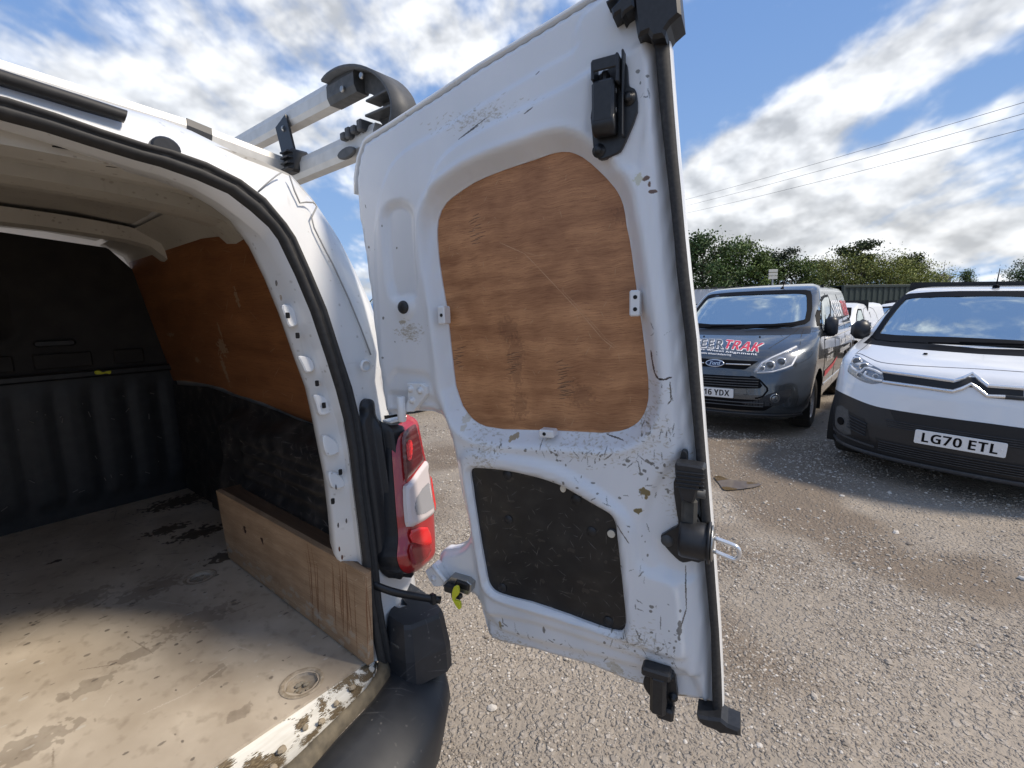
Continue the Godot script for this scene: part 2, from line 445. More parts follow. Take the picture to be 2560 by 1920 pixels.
func white_van():
	var van := thing("small_white_van", "white panel van with its plywood lined load bay open and right rear door swung out", "van")
	van.basis = Basis(Vector3.UP, 0.88488)
	van.position = -(van.basis * (Vector3(1, 0, 1) * Vector3(-.007,1.55,1.017)))
	# traced contours of the rear opening, from the sill corner up and over to the middle of the header
	var A := v3([.64,.612,-.065, .643,.719,-.079, .64,.845,-.095, .611,.924,-.106, .618,1.017,-.118, .622,1.115,-.131, .618,1.195,-.141, .614,1.284,-.152, .608,1.368,-.163, .591,1.448,-.174, .568,1.569,-.189, .546,1.658,-.201, .52,1.738,-.211, .507,1.758,-.214, .487,1.787,-.218, .453,1.813,-.221, .407,1.838,-.224, .348,1.855,-.227, .308,1.86,-.227, .242,1.874,-.229, .18,1.886,-.231, .124,1.894,-.232])
	var B := v3([.637,.632,-.028, .636,.728,-.04, .644,.834,-.054, .644,.908,-.064, .647,1.008,-.077, .651,1.111,-.09, .651,1.201,-.102, .645,1.287,-.113, .631,1.368,-.123, .618,1.442,-.133, .586,1.574,-.15, .562,1.656,-.161, .536,1.73,-.17, .522,1.752,-.173, .484,1.784,-.177, .447,1.811,-.181, .399,1.836,-.184, .34,1.852,-.186, .3,1.857,-.187, .234,1.868,-.188, .174,1.879,-.19, .12,1.886,-.191])
	var C := v3([.639,.647,0, .633,.736,-.011, .631,.825,-.023, .639,.92,-.035, .642,1.015,-.047, .645,1.117,-.061, .648,1.199,-.071, .646,1.292,-.083, .638,1.369,-.094, .625,1.447,-.104, .602,1.567,-.119, .578,1.655,-.131, .549,1.738,-.141, .532,1.765,-.145, .497,1.797,-.149, .455,1.828,-.153, .396,1.847,-.156, .334,1.86,-.157, .295,1.864,-.158, .23,1.874,-.159, .171,1.884,-.16, .118,1.889,-.161])
	var D := v3([.679,.625,.003, .673,.714,-.008, .672,.805,-.02, .678,.903,-.033, .681,1,-.046, .68,1.106,-.059, .686,1.202,-.072, .688,1.293,-.084, .68,1.371,-.094, .665,1.444,-.103, .643,1.571,-.12, .617,1.66,-.131, .592,1.742,-.142, .574,1.774,-.146, .533,1.83,-.153, .485,1.863,-.158, .42,1.887,-.161, .36,1.897,-.162, .314,1.899,-.162, .248,1.908,-.163, .19,1.919,-.165, .132,1.927,-.166])
	var E := v3([.764,1.446,-.118, .734,1.572,-.135, .702,1.661,-.146, .666,1.751,-.158, .657,1.795,-.164, .63,1.846,-.17, .596,1.883,-.175, .496,1.9,-.177, .419,1.919,-.18, .362,1.927,-.181, .28,1.943,-.183, .212,1.952,-.184, .15,1.959,-.185])
	var F := v3([.866,1.458,-.185, .836,1.587,-.202, .804,1.673,-.213, .765,1.765,-.225, .745,1.801,-.23, .703,1.867,-.238, .65,1.923,-.245, .538,1.944,-.248, .432,1.976,-.252, .374,1.987,-.254, .287,1.991,-.254, .217,1.996,-.255, .152,2.003,-.256])
	var body := []; var jamb := []; var seal := []
	var nrm := Vector3(0, .13, 1).normalized()
	for i in C.size():
		var d := D[i]; var e: Vector3; var f: Vector3
		if i < 9:
			e = Vector3(.748, d.y, rear_z(d.y, -.02)); f = Vector3(.862 - .02 * ss(1.2, 1.5, d.y), d.y, rear_z(d.y, -.10))
		else: e = E[i - 9]; f = F[i - 9]
		var s := ss(16, 12, i); var up := ss(15.0, 18.0, i)
		var out := Vector3(s, 1 - s, 0).normalized()
		body.append(PackedVector3Array([d, d.lerp(e, .5), e, e.lerp(f, .35) + nrm * .006, e.lerp(f, .75) + nrm * .005, f, f + out * .006 * up - Vector3(0, 0, .05), f + out * .03 * up - Vector3(0, 0, .4), f + out * .06 * up - Vector3(0, 0, 1.2), f + out * .05 * up - Vector3(0, 0, 2.9)]))
		jamb.append(PackedVector3Array([A[i] + out * .03 - Vector3(0, 0, .09), A[i] - Vector3(0, 0, .02), A[i], B[i] - nrm * .004, B[i], C[i]]))
		var c := C[i]
		seal.append(PackedVector3Array([c - nrm * .004, c.lerp(d, .08) + nrm * .012, c.lerp(d, .3) + nrm * .022, c.lerp(d, .46) + nrm * .015, c.lerp(d, .52) + nrm * .012, c.lerp(d, .58) + nrm * .018, c.lerp(d, .78) + nrm * .024, c.lerp(d, .92) + nrm * .012, d - nrm * .004]))
	var b := MB.new(true); b.grid(mirrored(body)); part("body_shell", b.done(), M.paint, van)
	b = MB.new(true); b.grid(mirrored(jamb)); part("door_aperture", b.done(), M.paint, van)
	b = MB.new(true); b.grid(mirrored(seal)); part("door_seal", b.done(), M.rubber, van)
	# folded seam and sealant lines on the right rear pillar
	var line := v3([.605,1.898,-.17, .612,1.863,-.166, .621,1.835,-.162, .638,1.84,-.163, .657,1.842,-.163, .665,1.833,-.162, .646,1.804,-.158, .649,1.778,-.155, .67,1.725,-.148, .685,1.69,-.143, .717,1.599,-.131, .742,1.516,-.121, .759,1.449,-.112])
	for i in line.size(): line[i].z += .004
	part("pillar_seam", tubemesh(line, .0022, 6), mat(lin(.30, .30, .29), .6), van)
	var line2 := v3([.522,1.845,-.155, .545,1.868,-.158, .569,1.889,-.161, .586,1.902,-.163])
	part("pillar_seam", tubemesh(line2, .0018, 6), mat(lin(.33, .33, .32), .6), van)
	b = MB.new(true)
	b.lathe(v2([0,0, .012,.002, .017,.006, .017,.010, .012,.012]), Transform3D(Basis(Vector3.RIGHT, PI / 2), v3([.722,1.424,-.089])[0]))
	part("blanking_plug", b.done(), M.paint, van)
	# sill: chipped white paint under mud
	var sill_in := [Vector3(0, .64, .125), Vector3(.2, .64, .118), Vector3(.358, .64, .098), Vector3(.473, .64, .077), Vector3(.557, .64, .059), Vector3(.608, .64, .034), Vector3(.643, .64, -.007)]
	var sill_out := [Vector3(0, .62, .150), Vector3(.2, .62, .142), Vector3(.383, .62, .12), Vector3(.473, .62, .092), Vector3(.576, .62, .068), Vector3(.649, .62, .037), Vector3(.682, .62, -.002)]
	var rows := []; var lip := []
	for k in range(-6, 7):
		var p: Vector3 = sill_in[absi(k)]; var q: Vector3 = sill_out[absi(k)]
		if k < 0: p.x = -p.x; q.x = -q.x
		var a := Vector3(p.x, .648, -.03)
		rows.append(PackedVector3Array([a, Vector3(p.x, .640, min(p.z - .004, -.008)), Vector3(p.x, .630, p.z * .5 - .004), Vector3(p.x, .632, p.z * .8), p]))
		lip.append(PackedVector3Array([p - Vector3(0, .006, 0), p.lerp(q, .25) + Vector3(0, .016, 0), p.lerp(q, .5) + Vector3(0, .012, 0), p.lerp(q, .75) + Vector3(0, .016, 0), q - Vector3(0, .006, 0)]))
	var paint := speck(lin(.62, .60, .53), lin(.78, .77, .72), 1024, 31, .02, 4, 1.0, 768)
	var mud := noise(.012, 5, 32); var grit := noise(.09, 3, 33)
	for y in 768:
		for x in 768:
			var t := mud.get_noise_2d(x * .35, y * 2.0) * 1.5 + grit.get_noise_2d(x, y * 2.0) * .55 + .18 * sin(y * .02)
			if t > .02: paint.set_pixel(x, y, paint.get_pixel(x, y).lerp(lin(.085, .06, .035).lerp(lin(.22, .17, .10), grit.get_noise_2d(y * 2.0, x) + .5), ss(.02, .12, t)))
	b = MB.new(true); b.grid(rows); var sm := textured(paint, .6, .4); part("sill", b.done(), sm, van)
	b = MB.new(true); b.grid(lip); part("sill_seal", b.done(), M.muddy, van)
	for i in 9:
		var sp: Vector3 = [Vector3(.36, .638, .05), Vector3(.30, .638, .06), Vector3(.33, .636, .075), Vector3(.42, .638, .035), Vector3(.27, .638, .08), Vector3(.5, .638, .03), Vector3(.24, .638, .05), Vector3(.55, .64, .02), Vector3(.45, .638, .05)][i]
		part("grit", pebble(40 + i), mat(lin(.3, .25, .18), .9), van, sp).scale = Vector3.ONE * rng.randf_range(.005, .012)
	cargo_bay(van)
	bumper_and_lamp(van)
	roof_rack(van)
	rear_door(van)
	# black strip and bump stop above the opening
	var up := v3([.129,1.971,-.17, .176,1.966,-.169, .228,1.961,-.168, .294,1.954,-.167]); var dn := v3([.126,1.948,-.165, .173,1.944,-.164, .224,1.939,-.164, .288,1.934,-.163])
	rows = []
	for i in range(-3, 4):
		var p: Vector3 = up[3 - absi(i)] if i <= 0 else up[3 - i]; var q: Vector3 = dn[3 - absi(i)] if i <= 0 else dn[3 - i]
		p = up[absi(i)]; q = dn[absi(i)]
		if i < 0: p.x = .25 - (p.x - .13) - .25; q.x = .25 - (q.x - .13) - .25
		rows.append(PackedVector3Array([p - nrm * .008, p + nrm * .006, p.lerp(q, .3) + nrm * .014, p.lerp(q, .7) + nrm * .014, q + nrm * .006, q - nrm * .008]))
	b = MB.new(true); b.grid(rows, true); part("roof_edge_strip", b.done(), M.rubber, van)
	var stop := PackedVector2Array()
	var sc := v3([.347,1.897,-.158])[0]
	part("bump_stop", slabmesh(oval(Vector2.ZERO, .026, .022, 20), -.01, .012, .004), M.black, van, sc)

func cargo_bay(van: Node3D):
	var Zb := -1.968
	# floor board
	var tex := speck(lin(.36, .30, .23), lin(.60, .53, .43), 1024, 41, .006, 6, 1.1, 1024)
	var fine := noise(.05, 4, 42)
	for y in 1024:
		for x in 1024:
			var t := fine.get_noise_2d(x * .6, y * .6)
			if t > .2: tex.set_pixel(x, y, tex.get_pixel(x, y).lerp(lin(.2, .16, .12), (t - .2) * .7))
	var px_stain := v3([.668,.65,-1.768, .529,.65,-1.43, .603,.65,-1.276, .599,.65,-.957, .87,.65,-1.665, .188,.65,-1.457, .381,.65,-.591, .012,.65,-.391, .13,.65,-.512, .237,.65,-.557, .325,.65,-.118, .338,.65,-.303, .349,.65,-.914, .204,.65,-1.034])
	for i in px_stain.size():
		var p := px_stain[i]; var uv := Vector2((p.x + .78) / 1.56, (p.z + 1.97) / 1.96)
		var dk: float = [.75, .7, .8, .7, .7, .85, .2, .22, .2, .22, .2, .2, .2, .2][i]; var sz: float = [.09, .05, .06, .045, .07, .012, .06, .05, .03, .03, .02, .02, .06, .05][i]
		blotch(tex, uv, sz, sz * .5, lin(.045, .032, .022, dk), 400 + i)
	for i in 700:
		var c := Vector2(rng.randf(), rng.randf())
		blotch(tex, c, rng.randf_range(.001, .006), rng.randf_range(.001, .003), lin(.10, .085, .07, rng.randf_range(.3, .8)) if rng.randf() < .7 else lin(.55, .53, .48, .5), i)
	for i in 110:
		var a := Vector2(rng.randf(), rng.randf())
		stroke(tex, a, a + Vector2.from_angle(rng.randf() * TAU) * rng.randf_range(.01, .09), .8, lin(.62, .56, .48, .25) if rng.randf() < .5 else lin(.2, .16, .12, .3), .8)
	var hole := v3([.475,.65,-.084])[0]; var hole2 := v3([.501,.65,-.863])[0]
	var c1 := Vector2(hole.x, -hole.z); var c2 := Vector2(hole2.x, -hole2.z)
	var outline := v2([-.82, .006, .595, .018, .74, .018, .82, 1.98, -.82, 1.98])
	var flat := func(_p): return 0.0
	var rim := func(p: Vector2): return -.007 * ss(.052, .040, min(p.distance_to(c1), p.distance_to(c2)))
	var fl := part("floor_board", relief(outline, [], .02, flat, -.018), textured(tex, .62, .15), van, Vector3(0, FLOOR, 0))
	fl.mesh = relief(outline, [oval(c1, .040, .036, 28), oval(c2, .036, .034, 28)], .02, flat, -.018)
	fl.rotation.x = -PI / 2
	for c in [c1, c2]:
		var cup := MB.new(true); cup.lathe(v2([.052,.0015, .047,.0035, .041,.001, .039,-.009, .0,-.012]), Transform3D(Basis(), Vector3(c.x, FLOOR, -c.y)), 28)
		part("tie_down_ring", cup.done(), tri_mat(speck(lin(.2, .16, .11), lin(.5, .43, .34), 512, 46, .03, 4), 3.0, .8, .2), van)
		for i in 7:
			part("dirt_crumb", pebble(60 + i), mat(lin(.25, .22, .17), .9), van, Vector3(c.x + rng.randf_range(-.025, .025), FLOOR - .007, -c.y + rng.randf_range(-.022, .022))).scale = Vector3(.008, .005, .007) * rng.randf_range(.6, 1.3)
	# bulkhead: ribbed below, padded above
	var rib := func(p: Vector2): return .006 * ss(.25, .5, absf(fposmod(p.x / .13, 1.0) - .5) * 2) * ss(.70, .76, p.y) * ss(1.30, 1.22, p.y)
	part("bulkhead_lower", relief(v2([-.82, .64, .82, .64, .82, 1.33, -.82, 1.33]), [], .022, rib), M.tar, van, Vector3(0, 0, Zb))
	var win := rrect(Vector2(-.02, 1.62), .5, .26, .06)
	var pad := func(p: Vector2): return -.03 * ss(0, .03, sdp(p, win)) + .012 * ss(-.06, -.02, sdp(p, win)) * ss(.0, -.02, sdp(p, win))
	var upper := tri_mat(speck(lin(.012, .011, .011), lin(.030, .027, .025), 512, 44, .012, 5), 1.2, .75, .1)
	part("bulkhead_upper", relief(v2([-.80, 1.326, .80, 1.326, .70, 1.80, .60, 1.915, .2, 1.955, -.2, 1.955, -.60, 1.915, -.70, 1.80]), [], .03, pad), upper, van, Vector3(0, 0, Zb + .012))
	var ledge := boxmesh(Vector3(1.62, .035, .05), .008)
	part("bulkhead_ledge", ledge, M.tar, van, Vector3(0, 1.325, Zb + .02))
	for x in [.12, .38, .62]: part("vent_panel", boxmesh(Vector3(.2 if x < .5 else .12, .07, .012), .005), upper, van, Vector3(x, 1.395, Zb + .02))
	part("pull_handle", slabmesh(rrect(Vector2.ZERO, .14, .028, .013), 0, .014, .005), M.tar, van, Vector3(.36, 1.475, Zb + .02))
	var strap := v3([.478,1.335,-1.93, .494,1.338,-1.93, .507,1.328,-1.93, .522,1.331,-1.93, .538,1.331,-1.93, .533,1.316,-1.93, .518,1.321,-1.93, .505,1.319,-1.93, .492,1.319,-1.93, .479,1.322,-1.93])
	var sp := PackedVector2Array(); for p in strap: sp.append(Vector2(p.x, p.y))
	part("yellow_strap_loop", slabmesh(crv(sp, 3), 0, .01, .003), M.yellow, van, Vector3(0, 0, -1.93))
	for i in 26:   # paint scuffs on the bulkhead
		var a := Vector3(rng.randf_range(.0, .7), rng.randf_range(.75, 1.2), Zb + .014)
		part("scuff", boxmesh(Vector3(rng.randf_range(.004, .03), .003, .001), 0, Vector3.ZERO, Basis(Vector3.BACK, rng.randf() * 3)), mat(lin(.16, .15, .14), .8), van, a)
	# side walls: right with its plywood sheet, left plain
	var sheet := v3([.679,1.865,-1.975, .677,1.872,-1.627, .677,1.871,-1.192, .68,1.86,-1.176, .679,1.861,-1.113, .682,1.849,-.94, .687,1.825,-.641, .697,1.772,-.587, .733,1.589,-.554, .764,1.431,-.527, .812,1.189,-.54, .809,1.205,-.702, .804,1.231,-.914, .801,1.243,-1.173, .798,1.26,-1.288, .797,1.265,-1.472, .797,1.262,-1.742, .8,1.248,-1.977])
	var sp2 := PackedVector2Array(); for p in sheet: sp2.append(Vector2(-p.z, p.y))
	var ply := plywood(1024, 768, lin(.15, .055, .02), lin(.36, .155, .06), 50, .35)
	for q in [[.42, .62, .03, .05], [.46, .76, .012, .09], [.40, .52, .006, .04], [.66, .72, .02, .02], [.83, .55, .035, .015], [.22, .35, .01, .05]]: blotch(ply, Vector2(q[0], q[1]), q[2], q[3], lin(.34, .25, .17, .75), int(q[0] * 100))
	for i in 60:
		var a := Vector2(rng.randf(), rng.randf()); stroke(ply, a, a + Vector2(rng.randf_range(-.05, .05), rng.randf_range(-.07, .07)), .8, lin(.34, .22, .14, .5), .5)
	var bz := Basis(Vector3(0, 0, -1), Vector3(-.193, .981, 0), Vector3(-.981, -.193, 0))
	for sgn in [1.0, -1.0]:
		var w := PackedVector3Array(); var rows := []
		for z in [-2.0, -1.2, -.6, -.34]:
			rows.append(PackedVector3Array([Vector3(.815, .64, z), Vector3(.812, 1.24, z), Vector3(.755, 1.52, z), Vector3(.70, 1.80, z), Vector3(.665, 1.88, z), Vector3(.58, 1.93, z)]))
		if sgn < 0:
			for r in rows:
				for i in r.size(): r[i].x *= -1
		var b := MB.new(true); b.grid(rows); part("side_wall", b.done(), M.inner_paint, van)
		# plywood as a sheet of its own thickness on the leaning wall
		var mb := MB.new(); var V := []
		for p in sp2: V.append(Vector3(sgn * (1.046 - .197 * p.y - .004), p.y, -p.x))
		mb.smooth(false)
		var tr := Geometry2D.triangulate_polygon(sp2)
		var lo := Vector2(9, 9); var hi := Vector2(-9, -9)
		for p in sp2: lo = lo.min(p); hi = hi.max(p)
		var uvf := func(p: Vector2): return Vector2((p.x - lo.x) / (hi.x - lo.x), 1 - (p.y - lo.y) / (hi.y - lo.y))
		for i in range(0, tr.size(), 3): mb.tri(V[tr[i]], V[tr[i + 1]], V[tr[i + 2]], uvf.call(sp2[tr[i]]), uvf.call(sp2[tr[i + 1]]), uvf.call(sp2[tr[i + 2]]))
		for i in V.size():
			var k := (i + 1) % V.size(); var o := Vector3(sgn * .012, 0, 0)
			mb.quad(V[i], V[k], V[k] + o, V[i] + o)
		part("plywood_side_panel", mb.done(), textured(ply, .55, .08), van)
	# black ribbed liner over the wheel arch
	for sgn in [1.0, -1.0]:
		var f := func(p: Vector2):
			var t := fposmod((p.y - .93) / .046, 1.0)
			var band := ss(.90, .92, p.y) * ss(1.12, 1.10, p.y) * ss(.30, .36, p.x) * ss(.93, .86, p.x)
			return -.012 - .085 * ss(1.22, 1.13, p.x + .02 * sin(p.y * 14)) * ss(1.20, 1.13, p.y + .012 * sin(p.x * 17)) - .012 * band * ss(.35, .7, absf(t - .5) * 2) - .02 * ss(1.55, 1.52, p.x) * ss(1.0, .9, p.y)
		var edge := v2([.06, .66, 1.95, .66, 1.95, 1.23, 1.45, 1.255, 1.15, 1.235, .95, 1.225, .78, 1.215, .6, 1.20, .45, 1.195, .06, 1.19])
		var m := relief(edge, [], .011, f)
		var tex2 := speck(lin(.012, .012, .013), lin(.095, .085, .075), 512, 52, .014, 5, 2.2)
		for i in 260:
			var a := Vector2(rng.randf(), rng.randf()); stroke(tex2, a, a + Vector2(rng.randf_range(-.08, .08), rng.randf_range(-.03, .03)), .7, lin(.25, .22, .19, rng.randf_range(.2, .6)), .6)
		var li := part("wheel_arch_liner", m, tri_mat(tex2, 1.4, .5, .1), van, Vector3(.80 * sgn, 0, 0))
		li.basis = Basis(Vector3(0, 0, -1), Vector3(0, 1, 0), Vector3(sgn, 0, 0)) if sgn < 0 else Basis(Vector3(0, 0, -1), Vector3(0, 1, 0), Vector3(1, 0, 0))
		if sgn > 0: li.scale = Vector3(1, 1, 1)
	# plywood box round the wheel arch: a side board and a top board
	var bp := v3([.617,.65,-.922, .608,.65,-.009]); var tl := v3([.585,.928,-.93])[0]
	var board := plywood(1024, 384, lin(.24, .15, .085), lin(.52, .37, .235), 55, .5)
	for i in 90:
		var a := Vector2(rng.randf(), rng.randf()); stroke(board, a, a + Vector2(rng.randf_range(-.03, .03), rng.randf_range(-.06, .06)), .9, lin(.5, .4, .28, .5), .6)
	for q in [[.22, .35, .012, .05], [.36, .35, .008, .06]]: blotch(board, Vector2(q[0], q[1]), q[2], q[3], lin(.03, .01, .006, .95), int(q[0] * 99))
	for i in 14: var bx := .62 + rng.randf() * .34; stroke(board, Vector2(bx, rng.randf() * .3), Vector2(bx + rng.randf_range(-.015, .02), rng.randf_range(.6, 1)), rng.randf_range(1, 3), lin(.16, .07, .03, .18), 1.6)
	for i in 40: blotch(board, Vector2(rng.randf(), rng.randf_range(.75, 1)), .02, .03, lin(.38, .35, .3, .5), i)
	var bm := textured(board, .7, .2)
	var s0 := Vector3(bp[0].x, .655, bp[0].z); var s1 := Vector3(bp[1].x, .655, bp[1].z + .012)
	var t0 := Vector3(s0.x - .014, .929, s0.z); var t1 := Vector3(s1.x + .012, .905, s1.z)
	var mb2 := MB.new(); var th := Vector3(.018, 0, 0)
	mb2.quad(s0, s1, t1, t0, Vector2(0, 1), Vector2(1, 1), Vector2(1, 0), Vector2(0, 0))
	mb2.quad(s0 + th, t0 + th, t1 + th, s1 + th); mb2.quad(t0, t1, t1 + th, t0 + th, Vector2(0, 0), Vector2(1, 0), Vector2(1, .03), Vector2(0, .03)); mb2.quad(s1, s1 + th, t1 + th, t1, Vector2(.9, 1), Vector2(.93, 1), Vector2(.93, 0), Vector2(.9, 0)); mb2.quad(s0, t0, t0 + th, s0 + th)
	part("wheel_box_side_board", mb2.done(), bm, van)
	var e := Vector3(0, -.014, 0)
	var w0 := Vector3(.80, .925, t0.z); var w1 := Vector3(.70, .90, t1.z - .09)
	mb2 = MB.new(); mb2.quad(t0 + th, t1 + th, w1, w0); mb2.quad(t0 + th + e, w0 + e, w1 + e, t1 + th + e); mb2.quad(t0 + th, w0, w0 + e, t0 + th + e)
	mb2.quad(s0 + th, s0 + th + Vector3(.19, 0, 0), w0, t0 + th)
	part("wheel_box_top_board", mb2.done(), textured(plywood(512, 256, lin(.055, .03, .017), lin(.17, .105, .06), 57, .5), .75, .2), van)
	# underside of the roof: header beam, ceiling and two cross members
	var ceil := []
	for z in [-2.0, -1.5, -1.0, -.5, -.26]:
		var r := PackedVector3Array()
		for k in range(-8, 9):
			var x := k / 8.0 * .80
			r.append(Vector3(x, 1.985 - .05 * ss(-.9, -.3, z) - .035 * pow(absf(x) / .6, 2.5) - .12 * ss(.6, .8, absf(x)) - .006 * absf(sin(k * .8)), z))
		ceil.append(r)
	var b2 := MB.new(true); b2.grid(ceil); part("ceiling_panel", b2.done(), M.inner_paint, van)
	var arch := func(z0: float, z1: float, drop: float, lift: float) -> ArrayMesh:
		var rr := []
		for k in range(-10, 11):
			var x := k / 10.0 * .70
			var y: float = 1.955 - .035 * pow(absf(x) / .6, 2.5) - .12 * ss(.6, .8, absf(x))
			rr.append(PackedVector3Array([Vector3(x, y + .01, z0), Vector3(x, y - drop, z0 - .012), Vector3(x, y - drop - .006, (z0 + z1) / 2), Vector3(x, y - drop, z1 + .012), Vector3(x, y + lift, z1)]))
		var q := MB.new(); q.grid(rr); return q.done()
	part("roof_cross_member", arch.call(-.64, -.80, .045, .01), M.inner_paint, van)
	part("roof_cross_member", arch.call(-1.40, -1.52, .04, .01), M.inner_paint, van)
	part("header_beam", arch.call(-.22, -.36, .085, .01), M.inner_paint, van)
	var dark_gap := MB.new(true)
	var gp := v3([.159,1.935,-.667, .19,1.935,-.676, .192,1.935,-.638, .277,1.935,-.653, .301,1.935,-.711, .329,1.935,-.761, .338,1.935,-.712, .395,1.935,-.719, .471,1.935,-.744, .508,1.935,-.811, .557,1.935,-.854])
	for i in gp.size(): gp[i].y -= .035 * pow(absf(gp[i].x) / .6, 2.5) - .012
	dark_gap.tube(gp, .005, 6); part("sealant_bead", dark_gap.done(), M.dark, van)
	for q in [v3([.204,1.888,-.231]), v3([.282,1.872,-.242]), v3([.141,1.895,-.264]), v3([.274,1.925,-.744]), v3([.321,1.92,-.829])]:
		part("hole", slabmesh(oval(Vector2.ZERO, .016 if q[0].y < 1.89 else .010, .006, 14), 0, .002, 0, Transform3D(Basis(Vector3.RIGHT, PI / 2), Vector3.ZERO)), M.dark, van, q[0] - Vector3(0, .006, 0))
	# punched slots and swages down the right pillar flange
	for q in v3([.569,1.561,-.153, .586,1.511,-.147, .617,1.388,-.131, .626,1.33,-.123, .643,1.151,-.1, .61,1.084,-.091]):
		var s: Vector2 = Vector2(.0042, .0072)
		part("punched_slot", slabmesh(rrect(Vector2.ZERO, s.x * 2, s.y * 2, .002), -.004, .0015, 0, Transform3D(Basis(Vector3.UP, -.75), Vector3.ZERO)), M.dark, van, q + Vector3(-.009, 0, .002))
	for tab in [v3([.555,1.585,-.167, .573,1.586,-.167, .584,1.574,-.165, .586,1.549,-.162, .585,1.537,-.16, .566,1.532,-.16, .558,1.558,-.163]), v3([.576,1.459,-.15, .599,1.455,-.15, .611,1.442,-.148, .61,1.421,-.145, .59,1.417,-.145, .583,1.435,-.147]), v3([.6,1.358,-.137, .622,1.352,-.136, .639,1.336,-.134, .639,1.308,-.131, .609,1.305,-.13, .603,1.335,-.134]), v3([.607,1.251,-.123, .632,1.239,-.122, .643,1.222,-.119, .644,1.2,-.117, .61,1.2,-.117]), v3([.608,1.157,-.111, .633,1.144,-.109, .645,1.125,-.107, .647,1.108,-.105, .621,1.108,-.105, .608,1.123,-.106])]:
		var tp := PackedVector2Array(); for p in tab: tp.append(Vector2(p.x, p.y - FLOOR))
		part("flange_tab", slabmesh(crv(tp, 3), -.012, .005, .003, Transform3D(Basis(Vector3.RIGHT, Vector3(0, 1, -.13), Vector3(0, .13, 1)), Vector3(0, FLOOR, -.045))), M.paint, van)
	for q in v3([.554,1.639,-.169, .559,1.604,-.164, .625,1.115,-.101, .608,.956,-.08, .612,.932,-.077, .639,1.02,-.088, .615,1.017,-.088]):
		part("rust_spot", pebble(int(q.y * 100)), mat(lin(.11, .04, .018) if q.y < 1.0 else lin(.12, .11, .10), .9), van, q + Vector3(-.006, 0, .002)).scale = Vector3(.003, .010, .001)

func pebble(sd: int) -> ArrayMesh:   # an uneven stone of unit size
	var r := RandomNumberGenerator.new(); r.seed = sd
	var rows := []
	for i in 5:
		var row := PackedVector3Array(); var a := PI * i / 4.0
		for k in 7:
			var t := TAU * (k + r.randf_range(-.2, .2)) / 7
			var d := r.randf_range(.75, 1.1)
			row.append(Vector3(cos(t) * sin(a) * d, cos(a) * .75 * (1.0 if i % 4 == 0 else d), sin(t) * sin(a) * d * .85))
		rows.append(row)
	var b := MB.new(false); b.grid(rows, true); return b.done()

